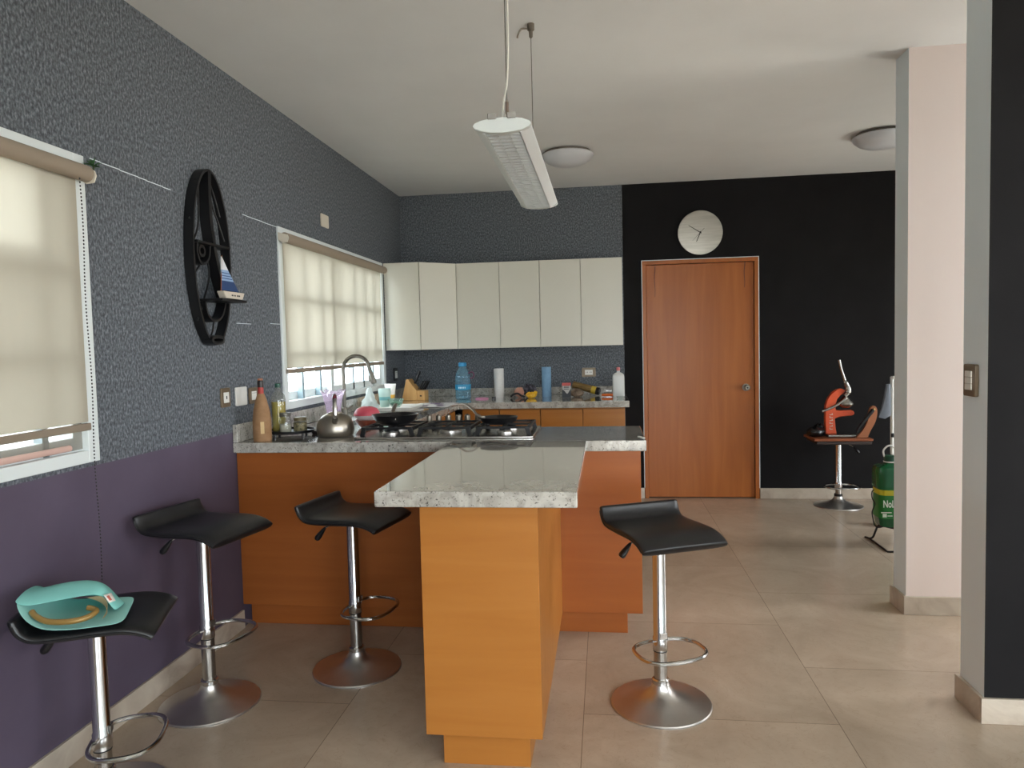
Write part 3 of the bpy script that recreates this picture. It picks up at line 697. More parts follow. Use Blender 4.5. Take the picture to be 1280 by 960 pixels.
GZ = CT+.0525      # top of the grates
g = thing('frying_pan', 'deep black frying pan on the left grate, stub of its handle behind', 'pan', (.745, 3.66, GZ))
bm = B(); lathe(bm, [(.0, .0), (.078, .0), (.095, .01), (.112, .03), (.122, .050), (.1235, .052), (.119, .052), (.108, .031), (.092, .014), (.076, .005), (.0, .005)], 48, cap=False); obj('bowl', bm, mat('nonstick_black', (20, 20, 22), .3), g)
bm = B(); tube(bm, smooth_pts([(-.05, .112, .04), (-.055, .15, .058), (-.062, .20, .075), (-.066, .235, .083)], 4), .012, 12, flat=.7); obj('handle', bm, mat('grey_handle', (92, 84, 74), .35), g)
bm = B(); blob(bm, (.035, -.113, .036), (.004, .003, .004)); obj('rivet', bm, M['steel'], g)
g = thing('frying_pan', 'low black skillet with a bent steel handle on the right grate', 'pan', (1.295, 3.69, GZ))
bm = B(); lathe(bm, [(.0, .0), (.082, .0), (.092, .008), (.100, .028), (.1015, .029), (.098, .029), (.088, .011), (.08, .004), (.0, .004)], 48, cap=False); obj('bowl', bm, mat('skillet_black', (24, 24, 26), .28), g)
hp = smooth_pts([(-.090, .035, .022), (-.125, .06, .034), (-.165, .12, .062), (-.215, .20, .078), (-.27, .29, .072), (-.33, .37, .058)], 5)
bm = B(); tube(bm, hp, .0085, 10, flat=.6); obj('handle', bm, M['pewter'], g)
bm = B(); box(bm, -.112, -.085, .018, .052, .012, .03, rot=Matrix.Rotation(-.6, 3, 'Z')); obj('handle_bracket', bm, M['pewter'], g, bevel=.003)

# ------------------------------------------------------------------ things on the near worktop
g = thing('kettle', 'round brushed steel kettle with an upright loop handle left of the cooktop', 'kettle', (.437, 3.60, CT), .374)
bm = B(); lathe(bm, [(.0, .001), (.088, .001), (.093, .006), (.0985, .03), (.096, .06), (.084, .088), (.064, .107), (.04, .118), (.034, .119), (.034, .123), (.015, .128), (.0, .129)], 48, cap=False); obj('body', bm, noise_mat('kettle_steel', [(.3, (160, 152, 140)), (.7, (174, 166, 154))], nscale=5, rough=.36, metal=1.0), g)
bm = B(); lathe(bm, [(.0, .128), (.009, .128), (.008, .136), (.014, .142), (.015, .152), (.0, .156)], 20, cap=False); obj('lid_knob', bm, M['steel'], g)
hp = smooth_pts([(0, -.062, .104), (0, -.058, .15), (0, -.045, .19), (0, -.015, .206), (0, .02, .206), (0, .048, .19), (0, .06, .15), (0, .064, .104)], 5)
bm = B(); tube(bm, hp, .0085, 10, flat=1.3); ha = obj('handle', bm, M['steel'], g)
bm = B(); tube(bm, hp[11:26], .0118, 12, flat=1.2); obj('grip', bm, mat('burgundy_grip', (110, 26, 44), .25), ha)
bm = B(); tube(bm, hp[16:21], .0125, 12, flat=1.2); obj('grip_band', bm, M['black_plastic'], ha)
bm = B(); tube(bm, [(.0, -.075, .078), (0, -.10, .093), (0, -.118, .108)], [.019, .015, .012], 16); obj('spout', bm, M['steel'], g)

g = thing('wrapped_bottle', 'bottle in brown kraft paper with a red neck, at the left end of the worktop', 'bottle', (.122, 3.415, CT))
bm = B(); lathe(bm, [(.0, 0), (.043, 0), (.0455, .01), (.0455, .10), (.040, .155), (.028, .205), (.019, .232), (.016, .24), (.0, .24)], 28, cap=False); obj('paper_wrap', bm, noise_mat('kraft_paper', [(.3, (140, 104, 70)), (.7, (156, 120, 86))], nscale=30, rough=.8), g)
bm = B(); lathe(bm, [(.0145, .238), (.0145, .27), (.0135, .275)], 20); obj('neck_label', bm, mat('red_label', (170, 54, 44), .5), g)
bm = B(); lathe(bm, [(.0148, .272), (.0155, .28), (.0155, .303), (.012, .307)], 20); obj('cap', bm, mat('dark_cap', (34, 24, 22), .4), g)
bm = B(); lathe(bm, [(.0135, .307), (.0135, .316), (.010, .318)], 20); obj('cap_top', bm, mat('copper_cap', (150, 96, 70), .4), g)
bm = B(); prism(bm, [(-.012, .04), (.006, .04), (.006, .10), (-.012, .10)], 'y', -.0475, -.0455); obj('paper_tag', bm, mat('pale_tag', (206, 176, 128), .7), g, rz=.55)

g = thing('serving_tray', 'round black tray on short legs between the kraft bottle and the kettle', 'tray', (.175, 3.63, CT))
bm = B(); lathe(bm, [(.0, .016), (.118, .016), (.125, .02), (.127, .032), (.124, .032), (.121, .022), (.0, .021)], 40, cap=False); obj('plate', bm, M['black_plastic'], g)
for k in range(4):
    a = -PI/2-.5+k*PI/2
    bm = B(); cyl(bm, (.1*math.cos(a), .1*math.sin(a), 0), (.1*math.cos(a), .1*math.sin(a), .017), .006, 10); obj('foot', bm, M['black_plastic'], g)
TZ = CT+.0215
g = thing('oil_bottle', 'clear cooking oil bottle with a green cap standing on the black tray', 'bottle', (.094, 3.665, TZ))
bm = B(); lathe(bm, [(.0, 0), (.036, 0), (.038, .006), (.037, .06), (.038, .12), (.0385, .17), (.033, .195), (.016, .22), (.0135, .235), (.0, .235)], 28, cap=False); obj('bottle_body', bm, M['oil_pet'], g)
bm = B(); lathe(bm, [(.0, .002), (.034, .002), (.0355, .008), (.0345, .06), (.0355, .12), (.036, .158), (.0, .158)], 28, cap=False)
obj('oil', bm, mat('yellow_oil', (196, 178, 70), .15, Transmission_Weight=.35), g)
bm = B(); lathe(bm, [(.0155, .234), (.0155, .254), (.013, .257)], 20); obj('cap', bm, mat('green_cap', (24, 74, 60), .4), g)
def jar(label, x, y, r, h, fill, lid, fh):
    g = thing('glass_jar', label, 'jar', (x, y, TZ))
    bm = B(); lathe(bm, [(.0, 0), (r*.95, 0), (r, .005), (r, h*.78), (r*.85, h*.9), (r*.85, h), (0, h)], 24, cap=False); obj('glass', bm, M['clear_glass'], g)
    bm = B(); lathe(bm, [(.0, .002), (r*.92, .002), (r*.94, .006), (r*.93, fh), (0, fh)], 24, cap=False); obj('contents', bm, fill, g)
    bm = B(); lathe(bm, [(r*.9, h-.002), (r*.93, h+.001), (r*.93, h+.014), (r*.8, h+.017)], 24); obj('lid', bm, lid, g)
jar('glass jar with a grey lid on the black tray, pale contents', .172, 3.575, .031, .088, mat('pale_grains', (170, 166, 150), .8), mat('grey_lid', (116, 114, 106), .35, .6), .045)
jar('squat glass jar of olive brown herbs on the black tray', .243, 3.60, .036, .062, noise_mat('olive_herbs', [(.35, (66, 60, 34)), (.6, (140, 126, 88))], nscale=70, rough=.8), mat('olive_lid', (104, 94, 66), .4), .052)
g = thing('spoon_rest', 'small dark spoon rest lying left of the kettle', 'spoon rest', (.312, 3.68, CT))
bm = B(); loft(bm, [[(x, y, 0) for x, y in rrect(.07, .045, .02)], [(x*1.15, y*1.2, .012) for x, y in rrect(.07, .045, .02)], [(x*1.05, y*1.05, .013) for x, y in rrect(.07, .045, .02)], [(x*.9, y*.85, .004) for x, y in rrect(.07, .045, .02)]]); obj('dish', bm, mat('dark_brown', (44, 34, 34), .4), g)
bm = B(); tube(bm, [(.035, 0, .01), (.07, .005, .014), (.09, .008, .013)], .006, 8); obj('handle', bm, mat('dark_brown2', (44, 34, 34), .4), g)

g = thing('frilled_tumbler', 'clear lilac plastic tumbler with a frilled rim behind the kettle', 'tumbler', (.165, 4.27, CT+.0))
bm = B(); seg = 48; rings = []
for r, z, f in ((.036, 0, .0), (.040, .05, .02), (.048, .11, .06), (.058, .16, .12), (.068, .195, .2)):
    rings.append([(r*(1+f*math.cos(5*2*PI*k/seg))*math.cos(2*PI*k/seg), r*(1+f*math.cos(5*2*PI*k/seg))*math.sin(2*PI*k/seg), z+f*.05*math.cos(5*2*PI*k/seg)) for k in range(seg)])
loft(bm, rings, cap=False); obj('cup', bm, thin_glass('lilac_plastic', (.95, .90, .96), .06, .12, .22, (.88, .78, .90)), g, solid=.002)
bm = B(); lathe(bm, [(.036, .001), (.036, .004)], 32); obj('cup_base', bm, M['clear'], g)

g = thing('kitchen_tap', 'tall grey gooseneck kitchen tap with a pull down spray head', 'tap', (.112, 4.60, CT))
bm = B(); lathe(bm, [(.028, 0), (.028, .006), (.022, .012), (.020, .06), (.0155, .065)], 28); obj('base', bm, M['tap_metal'], g)
arc = [(0, 0, .06), (0, 0, .2), (0, 0, .315)]+[(.0915-.0915*math.cos(t), 0, .315+.093*math.sin(t)) for t in [PI*k/12 for k in range(1, 11)]]+[(.185, 0, .31), (.195, 0, .285)]
bm = B(); tube(bm, arc, .0125, 16); obj('neck', bm, M['tap_metal'], g)
bm = B(); tube(bm, [(.193, 0, .292), (.199, 0, .27), (.208, 0, .235), (.212, 0, .222)], [.0145, .016, .0195, .0175], 16); obj('spray_head', bm, M['tap_metal'], g)
bm = B(); box(bm, .176, .188, -.006, .006, .235, .275); obj('spray_button', bm, mat('grey_button', (120, 116, 108), .4), g, bevel=.003)
bm = B(); tube(bm, [(0, .02, .04), (0, .045, .045), (.03, .075, .07)], .006, 10); obj('lever', bm, M['tap_metal'], g)

def bowl(bm, r, h, t=.003, foot=.5):
    lathe(bm, [(.0, 0), (r*foot, 0), (r*.75, h*.35), (r*.93, h*.7), (r, h), (r-t, h), (r*.9, h*.7), (r*.72, h*.38), (0, t)], 40, cap=False)
g = obj('serving_bowl', B(), M['brown_wood']); bpy.data.objects.remove(g)
bm = B(); bowl(bm, .068, .045); o = obj('serving_bowl', bm, mat('terracotta_glaze', (136, 70, 52), .35), loc=(.482, 3.975, CT)); tag(o, 'reddish brown bowl at the bottom of the stack behind the kettle', 'bowl')
bm = B(); bowl(bm, .073, .036, foot=.6); o = obj('serving_bowl', bm, mat('white_glaze', (232, 222, 222), .3), loc=(.482, 3.975, CT+.035)); tag(o, 'white bowl resting in the reddish brown bowl behind the kettle', 'bowl')
bm = B(); lathe(bm, [(.076, 0), (.0755, .006), (.07, .02), (.056, .038), (.03, .048), (.0, .05), (.0, .046), (.028, .044), (.053, .034), (.066, .018), (.0715, .006)], 40, cap=False); o = obj('serving_bowl', bm, mat('pink_plastic', (214, 88, 104), .4), loc=(.482, 3.975, CT+.0715)); tag(o, 'pink plastic bowl turned upside down on the white bowl', 'bowl')

bm = B(); box(bm, -.035, .035, -.006, .006, 0, .002); o = obj('paper_slip', bm, M['white_plastic'], loc=(2.018, 3.44, CT+.0005), rz=1.9); tag(o, 'small white paper slip near the right end of the cooktop counter', 'paper')

# ------------------------------------------------------------------ window run of worktop
g = thing('dish_drainer', 'low white dish drainer tray on the worktop past the sink', 'drainer', (.30, 5.16, CT))
bm = B(); loft(bm, [[(x, y, z) for x, y in rrect(a, b, .03)] for a, b, z in ((.32, .34, 0), (.35, .37, .022), (.342, .362, .022), (.31, .33, .005))]); obj('tray', bm, M['white_plastic'], g)
g = thing('drinking_cup', 'pale green cup turned over on the white drainer', 'cup', (.235, 5.10, CT+.022))
bm = B(); lathe(bm, [(.033, 0), (.035, .004), (.040, .05), (.045, .10), (.045, .135), (.0, .137)], 32, cap=False); lathe(bm, [(.0455, .10), (.0465, .104), (.0465, .116), (.0455, .12)], 32, cap=False); obj('cup_body', bm, mat('mint_plastic', (196, 222, 214), .4), g)
bm = B(); lathe(bm, [(.0398, .05), (.041, .05), (.0425, .075), (.0415, .075)], 32, cap=False); obj('cup_band', bm, mat('aqua_band', (122, 186, 188), .4), g)
g = thing('glass_bowl', 'small green tinted glass bowl on the white drainer', 'bowl', (.335, 5.045, CT+.022))
bm = B(); lathe(bm, [(.0, 0), (.028, 0), (.045, .022), (.058, .055), (.06, .062), (.057, .062), (.043, .024), (.0, .004)], 32, cap=False); obj('bowl_wall', bm, thin_glass('green_glass', (.82, .93, .89), .06, .05, .15, (.6, .8, .74)), g)
bm = B(); blob(bm, (0, 0, .026), (.036, .036, .018), jit=.12); obj('bowl_filling', bm, mat('green_sponge', (108, 148, 120), .8), g)
g = thing('plastic_bag', 'crumpled translucent white plastic bag beside the drainer', 'bag', (.155, 4.99, CT+.0225))
bm = B(); lathe(bm, [(.0, .0), (.05, 0), (.06, .02), (.05, .05), (.032, .085), (.022, .12), (.016, .145), (.0, .15)], 20, cap=False)
for v in bm.verts:
    k = 1+.22*math.sin(v.co.z*90+math.atan2(v.co.y, v.co.x)*3)+random.uniform(-.12, .12); v.co.x *= k; v.co.y *= k
o = obj('bag_film', bm, fabric('white_film', (232, 240, 238), .35), g)
g = thing('lotion_tube', 'white squeeze tube with a yellow band standing on its cap by the corner', 'tube', (.125, 5.60, CT))
bm = B(); lathe(bm, [(.0, 0), (.026, 0), (.026, .035), (.0, .036)], 28, cap=False); obj('cap', bm, M['white_plastic'], g)
def tubering(z, rx, ry): return [(rx*math.cos(2*PI*k/32), ry*math.sin(2*PI*k/32), z) for k in range(32)]
bm = B(); loft(bm, [tubering(z, .030+.020*(z-.036)/.13, .028*(1-((z-.036)/.13)**2)+.002) for z in (.036, .05, .07, .095, .12, .145, .166)]); tb = obj('tube_body', bm, M['white_plastic'], g)
bm = B(); loft(bm, [tubering(z, .0308+.020*(z-.036)/.13, .0288*(1-((z-.036)/.13)**2)+.002) for z in (.05, .06, .07, .078)], cap=False); obj('yellow_band', bm, mat('tube_yellow', (236, 184, 62), .4), tb)
# magazine on the worktop
g = thing('paper_flyer', 'white printed flyer lying on the worktop, one corner over the edge', 'flyer', (.52, 5.42, CT+.0006))
bm = B(); loft(bm, [[(-.16+.32*k/12, -.20+.4*j/6, .001+.004*abs(math.sin(k*.6+j*.5))) if k < 12 or j > 0 else (.162, -.2, .004) for k in range(13)] for j in range(7)], closed=False, cap=False); sh = obj('sheet', bm, mat('newsprint', (216, 214, 214), .6), g, solid=.001)
bm = B()
for (a, b, c, d) in ((-.08, -.02, -.1, -.05), (.0, .07, .02, .08), (-.05, .03, .09, .15), (.05, .1, -.12, -.04)): box(bm, a, b, c, d, .0062, .0066)
obj('print_block', bm, mat('violet_print', (134, 112, 150), .6), sh)

# knife block
g = thing('knife_block', 'pale wooden knife block in the back left corner', 'knife block', (.225, 5.99, CT), -.15)
bm = B(); prism(bm, [(-.105, 0), (.035, 0), (.035, .085), (.0, .125), (-.045, .185), (-.06, .18)], 'y', -.05, .05)
obj('block', bm, M['block_wood'], g, bevel=.002)
bm = B(); prism(bm, [(.0355, 0.), (.105, 0), (.105, .085), (.0355, .085)], 'y', -.045, .045); obj('front_block', bm, M['block_wood'], g, bevel=.002)
bm = B(); box(bm, .062, .079, -.0456, -.0449, .035, .046); obj('maker_mark', bm, M['dark'], g, smooth=False)
def knife(label, lx, ly, lz, L, lean, w=.010):
    c, n = math.cos(-.15), math.sin(-.15)
    g = thing('kitchen_knife', label, 'knife', (.225+lx*c-ly*n, 5.99+lx*n+ly*c, CT+lz), -.15, 'knives in the block')
    d = Vector((math.sin(lean), 0, math.cos(lean)))
    bm = B(); tube(bm, [tuple(d*t) for t in (.006, .012, L*.3, L*.7, L*.95, L)], [w*.8, w, w*.95, w*1.08, w*1.02, w*.4], 10, flat=.95); obj('handle', bm, M['black_plastic'], g)
    bm = B(); tube(bm, [tuple(d*.001), tuple(d*.008)], w*.55, 8, flat=.4); obj('bolster', bm, M['steel'], g)
knife('long black handled chef knife standing highest in the knife block', .004, -.012, .141, .125, .42, .0125)
kl = ['short black steak knife leftmost in the low row of the knife block', 'short black steak knife second from the left in the low row of the knife block', 'short black steak knife third from the left in the low row of the knife block',
      'short black steak knife fourth from the left in the low row of the knife block', 'short black steak knife fifth from the left in the low row of the knife block', 'short black steak knife rightmost in the low row of the knife block']
for k in range(6):
    knife(kl[k], .043+.0105*k, -.026+.013*(k % 2), .0925, .088, .55, .0088)

g = thing('water_bottle', 'large ribbed blue water bottle with a side handle on the back worktop', 'bottle', (.648, 5.985, CT))
prof = [(.0, 0), (.056, 0), (.064, .008)]
for k in range(7):
    z = .012+k*.024; prof += [(.066, z), (.066, z+.016), (.062, z+.02)]
prof += [(.065, .185), (.062, .21), (.05, .24), (.034, .265), (.029, .28), (.029, .29), (.0, .29)]
bm = B(); lathe(bm, prof, 36, cap=False); obj('bottle_body', bm, M['blue_pet'], g)
bm = B(); lathe(bm, [(.067, .085), (.0675, .087), (.0675, .128), (.067, .13)], 36, cap=False); obj('label_band', bm, mat('cyan_label', (36, 142, 186), .4), g)
bm = B()
for k in range(5):
    a = -PI/2-.35+k*.2; box(bm, .068*math.cos(a)-.004, .068*math.cos(a)+.004, .068*math.sin(a)-.001, .068*math.sin(a)+.001, .098, .112)
obj('label_letters', bm, mat('label_white', (190, 224, 236), .5), g)
bm = B(); lathe(bm, [(.033, .284), (.034, .286), (.034, .312), (.028, .318)], 28); obj('cap', bm, mat('blue_cap', (44, 140, 190), .4), g)
bm = B(); tube(bm, smooth_pts([(.052, -.02, .225), (.085, -.025, .235), (.1, -.025, .215), (.094, -.02, .19), (.066, -.015, .18)], 5), .006, 10); obj('handle', bm, mat('maroon_handle', (104, 54, 84), .4), g)

g = thing('plastic_disc', 'flat pink plastic disc lying beside the blue water bottle', 'disc', (.80, 6.03, CT))
bm = B(); lathe(bm, [(.0, .012), (.03, .013), (.052, .010), (.058, .004), (.058, 0), (.055, 0), (.05, .007), (.0, .009)], 32, cap=False); obj('disc_shell', bm, mat('pink_lid', (226, 150, 184), .4), g)

def roll(label, x, y, r, h, m, core):
    g = thing('paper_roll', label, 'paper roll', (x, y, CT))
    bm = B(); lathe(bm, [(r*.35, 0), (r, 0), (r, h), (r*.35, h), (r*.35, h-.004), (r*.35, .0)], 36, cap=False); obj('sheet_roll', bm, m, g)
    bm = B(); lathe(bm, [(r*.30, .001), (r*.345, .001), (r*.345, h-.002), (r*.30, h-.002), (r*.30, .001)], 24, cap=False); obj('core', bm, core, g)
card = mat('cardboard', (150, 120, 88), .8)
roll('white paper towel roll standing upright on the back worktop', .928, 6.19, .044, .252, noise_mat('white_paper', [(.3, (222, 220, 216)), (.7, (232, 230, 226))], nscale=40, rough=.8), card)
roll('blue roll standing upright on the back worktop', 1.345, 6.20, .041, .258, noise_mat('blue_paper', [(.3, (116, 156, 190)), (.7, (128, 168, 200))], nscale=40, rough=.7), card)
bm = B(); lathe(bm, [(.016, 0), (.016, .014), (.013, .018), (.0, .018)], 20, cap=False); o = obj('bottle_cap', bm, M['black_plastic'], loc=(.905, 6.02, CT)); tag(o, 'small black screw cap in front of the white paper roll', 'cap')

def crumple(bm, c, r, jit, seg=14, rg=9, mi=0):
    blob(bm, c, r, seg, rg, mi, jit)
    for v in bm.verts: v.co.z = max(v.co.z, .0004)
g = thing('snack_bag', 'crumpled yellow wrapper in the small heap left of the blue roll', 'wrapper', (1.225, 6.02, CT))
bm = B(); crumple(bm, (0, 0, .026), (.048, .03, .028), .2); obj('wrapper', bm, noise_mat('yellow_foil', [(.35, (206, 150, 20)), (.65, (240, 190, 50))], nscale=30, rough=.4), g)
bm = B(); crumple(bm, (.04, -.002, .05), (.018, .012, .012), .25); obj('wrapper_twist', bm, mat('yellow_foil2', (226, 176, 40), .4), g)
g = thing('cloth_scrap', 'crumpled salmon pink and dark cloth heaped behind the yellow wrapper', 'cloth', (1.165, 6.135, CT))
bm = B(); crumple(bm, (-.05, -.01, .045), (.042, .032, .042), .18); obj('pink_cloth', bm, mat('salmon_cloth', (196, 142, 122), .8), g)
bm = B(); crumple(bm, (.035, .01, .06), (.06, .035, .055), .22); obj('dark_cloth', bm, noise_mat('dark_print_cloth', [(.42, (34, 32, 40)), (.6, (96, 92, 104))], nscale=45, rough=.8), g)
bm = B(); tube(bm, smooth_pts([(-.12, -.05, .012), (-.10, -.06, .03), (-.06, -.06, .038), (-.03, -.055, .02), (-.0, -.055, .008)], 4), .009, 8); obj('dark_strap', bm, mat('dark_strap', (40, 28, 28), .6), g)
g = thing('seed_packet', 'upright red, white and black packet standing on the back worktop', 'packet', (1.525, 6.05, CT), .1)
bm = B(); box(bm, -.035, .035, -.012, .012, 0, .125); pk = obj('packet_body', bm, mat('packet_grey', (176, 172, 168), .5), g, bevel=.004)
bm = B(); box(bm, -.036, .036, -.0128, .0128, .1, .1255); obj('red_band', bm, mat('packet_red', (190, 76, 70), .5), pk)
bm = B(); box(bm, -.036, .036, -.0128, .0128, .0, .034); prism(bm, [(-.036, .034), (.0, .034), (-.02, .06), (-.036, .07)], 'y', -.0128, -.0121); prism(bm, [(.01, .034), (.036, .034), (.036, .075)], 'y', -.0128, -.0121); obj('black_print', bm, mat('packet_black', (34, 34, 40), .5), pk)
bm = B()
for z in (.07, .082, .092): box(bm, -.022, .02, -.0126, -.0121, z, z+.005)
obj('print_lines', bm, M['dark'], pk)
g = thing('kraft_tube', 'long brown tube with a yellow band and black end leaning on the worktop', 'tube', (1.57, 6.26, CT))
a, b = Vector((.0, 0, .098)), Vector((.235, -.05, .034)); dd = (b-a)
bm = B(); tube(bm, [tuple(a+dd*t) for t in (0, .02, .72)], [.022, .03, .033], 20); obj('barrel', bm, noise_mat('bronze_print', [(.3, (92, 68, 36)), (.7, (150, 120, 70))], (1, 6, 6), 12, rough=.35), g)
bm = B(); tube(bm, [tuple(a+dd*t) for t in (.70, .86)], [.0338, .0338], 20); obj('band', bm, mat('yellow_band', (196, 166, 56), .4), g)
bm = B(); tube(bm, [tuple(a+dd*t) for t in (.85, .98, 1.0)], [.0335, .0335, .028], 20); obj('end_cap', bm, M['black_plastic'], g)
g = thing('paper_bag', 'small rumpled brown bag lying under the leaning tube', 'bag', (1.612, 6.10, CT))
bm = B(); crumple(bm, (0, 0, .034), (.062, .035, .036), .2); obj('bag_skin', bm, noise_mat('brown_bag', [(.35, (96, 78, 62)), (.65, (146, 126, 106))], nscale=25, rough=.7), g)
g = thing('box_cutter', 'orange handled cutter lying near the white detergent bottle', 'cutter', (1.875, 6.05, CT), -.1)
bm = B(); tube(bm, [(-.055, 0, .014), (-.04, 0, .016), (0, 0, .017), (.04, 0, .014), (.06, 0, .011)], [.008, .013, .0135, .012, .009], 12, flat=.9); obj('grip', bm, mat('orange_plastic', (220, 106, 44), .4), g)
bm = B(); tube(bm, [(.058, 0, .011), (.09, 0, .008)], [.006, .004], 8); obj('tip', bm, M['black_plastic'], g)
g = thing('detergent_bottle', 'white plastic bottle with a pink cap at the right end of the worktop', 'bottle', (1.962, 6.05, CT))
bm = B(); loft(bm, [[(x*s, y*s, z) for x, y in rrect(.098, .07, .018, 4)] for s, z in ((.9, 0), (1, .008), (1, .16), (.93, .185), (.6, .2), (.27, .205), (.27, .222))]); obj('bottle_body', bm, mat('milky_plastic', (214, 216, 214), .35), g)
bm = B(); lathe(bm, [(.0145, .22), (.0155, .222), (.0145, .244), (.011, .248)], 18); obj('cap', bm, mat('pink_cap', (214, 128, 128), .4), g)
g = thing('glass_dish', 'tiny clear glass dish before the white detergent bottle', 'dish', (1.975, 5.86, CT))
bm = B(); lathe(bm, [(.0, 0), (.03, 0), (.036, .018), (.034, .018), (.028, .004), (.0, .004)], 28, cap=False); obj('dish_wall', bm, M['clear_glass'], g)

# ------------------------------------------------------------------ lamps and clock
g = thing('pendant_lamp', 'long white louvred pendant lamp hanging on thin cables over the bar', 'lamp', (1.563, 2.73, 2.03))
def sect(y, k=1.0, dz=0.0): return [(x*k, y, z+dz) for x, z in ((-.085, .022), (-.062, .006), (-.052, 0), (.052, 0), (.062, .006), (.085, .022), (.085, .030), (.06, .044), (-.06, .044), (-.085, .030))]
bm = B(); L2 = .60
ring_o = lambda y: [(x, y, z) for x, z in ((-.085, .022), (-.06, .004), (-.052, .0), (-.052, .006), (-.04, .03), (.04, .03), (.052, .006), (.052, 0), (.06, .004), (.085, .022), (.085, .030), (.06, .044), (-.06, .044), (-.085, .030))]
loft(bm, [ring_o(-L2+.004), ring_o(L2-.004)]); obj('housing', bm, M['white_metal'], g, bevel=.002)
for s in (-1, 1):
    bm = B(); oct_ = [(.088*math.cos(PI/8*k), .0225+.0225*math.sin(PI/8*k)*(1 if k < 8 else 1.05)) for k in range(16)]
    prism(bm, oct_, 'y', s*L2-.012, s*L2+.012); obj('end_cap', bm, mat('lamp_cap_white', (206, 212, 210), .4), g, bevel=.003)
bm = B()
n = 34
for k in range(n):
    y = -L2+.02+(2*L2-.04)*k/(n-1)
    box(bm, -.049, .049, y-.0055, y+.0055, .0005, .010)
for x in (-.018, .018): box(bm, x-.0008, x+.0008, -L2+.015, L2-.015, .0005, .016)
obj('louvre', bm, mat('louvre_aluminium', (226, 232, 234), .35, .15), g, smooth=False)
bm = B(); box(bm, -.039, .039, -L2+.014, L2-.014, .0275, .0296); obj('gap_shade', bm, mat('gap_shade_grey', (78, 84, 88), .5), g, smooth=False)  # grey sheet added as painted shade behind the slats
bm = B(); tube(bm, [(0, -L2+.03, .0205), (0, L2-.03, .0205)], .0062, 12); obj('lamp_tube', bm, M['white_plastic'], g)
for x in (-.028, .030):
    bm = B(); box(bm, x-.013, x+.013, -L2-.017, -L2+.012, .038, .056); obj('clip', bm, M['chrome'], g, bevel=.002)
y1 = 3.174-2.73
bm = B(); cyl(bm, (.012, -L2+.03, .05), (.012, -L2+.03, H-2.03), .0018, 6); obj('cable', bm, mat('grey_cable', (96, 92, 86), .5), g)
bm = B(); cyl(bm, (-.006, y1, .044), (-.006, y1, H-2.03-.05), .0018, 6); obj('cable', bm, mat('grey_cable2', (96, 92, 86), .5), g)
bm = B(); cyl(bm, (.012, -L2+.03, .065), (.012, -L2+.03, .10), .005, 10); obj('cable_grip', bm, mat('dark_grip', (110, 92, 80), .4), g)
bm = B(); tube(bm, smooth_pts([(-.004, -L2+.04, .045), (.002, -L2+.03, .10), (.014, -L2+.03, .16), (.020, -L2+.03, .30), (.018, -L2+.03, .45), (.010, -L2+.03, .58), (.012, -L2+.03, H-2.031)], 5), .003, 8); obj('power_cord', bm, mat('white_cord', (206, 202, 192), .5), g)
bm = B(); lathe(bm, [(.016, H-2.03), (.016, H-2.055), (.009, H-2.062), (.008, H-2.085), (.004, H-2.09)], 18, (-.006, y1, 0)); tube(bm, smooth_pts([(-.012, y1, H-2.05), (-.045, y1-.01, H-2.052), (-.06, y1-.012, H-2.075), (-.064, y1-.012, H-2.09)], 4), .004, 8); obj('ceiling_hook', bm, mat('hook_metal', (112, 104, 94), .4, .6), g)
bm = B(); lathe(bm, [(.016, H-2.03), (.016, H-2.055), (.006, H-2.07)], 18, (.012, -L2+.03, 0)); obj('ceiling_hook', bm, mat('hook_metal2', (112, 104, 94), .4, .6), g)

def dome(label, x, y):
    g = thing('ceiling_lamp', label, 'lamp', (x, y, H), group='white dome ceiling lamps')
    bm = B(); lathe(bm, [(.165, 0), (.165, -.018), (.15, -.02)], 40); obj('mount_ring', bm, mat('lamp_base_metal', (120, 112, 102), .5), g)
    bm = B(); lathe(bm, [(.186, -.020), (.190, -.025), (.180, -.045), (.15, -.072), (.1, -.093), (.05, -.103), (.0, -.105)], 48, cap=False); obj('dome_glass', bm, mat('opal_glass', (206, 208, 212), .3), g)
dome('white dome ceiling lamp right of the pendant', 1.608, 5.29)
dome('white dome ceiling lamp half hidden by the pale wall end', 3.765, 5.28)

g = thing('wall_clock', 'round brushed steel wall clock above the wooden door', 'clock', (2.695, D, 2.345))
bm = B(); seg = 64
rings = [[(r*math.cos(2*PI*k/seg), y, r*math.sin(2*PI*k/seg)) for k in range(seg)] for r, y in ((.17, 0), (.188, -.012), (.1915, -.020), (.1895, -.024), (.184, -.025))]
loft(bm, rings); obj('dial', bm, noise_mat('clock_steel', [(.3, (176, 172, 162)), (.7, (196, 192, 182))], (1, 1, 14), 4, rough=.42, metal=.75), g)
def hand(name, ang, l, tail, w, y):
    a = math.radians(ang); d = Vector((math.sin(a), 0, math.cos(a))); s = Vector((d.z, 0, -d.x))*w
    bm = B(); p = [d*-tail-s, d*-tail+s, d*l+s*.6, d*l-s*.6]
    loft(bm, [[(q.x, y, q.z) for q in p], [(q.x, y-.0018, q.z) for q in p]]); obj(name, bm, M['dark'], g)
hand('hour_hand', 203, .085, .012, .0042, -.027); hand('minute_hand', 303, .118, .012, .0034, -.030); hand('second_hand', 224, .098, .05, .0014, -.033)
bm = B(); cyl(bm, (0, -.024, 0), (0, -.036, 0), .007, 14); obj('spindle', bm, M['dark'], g)

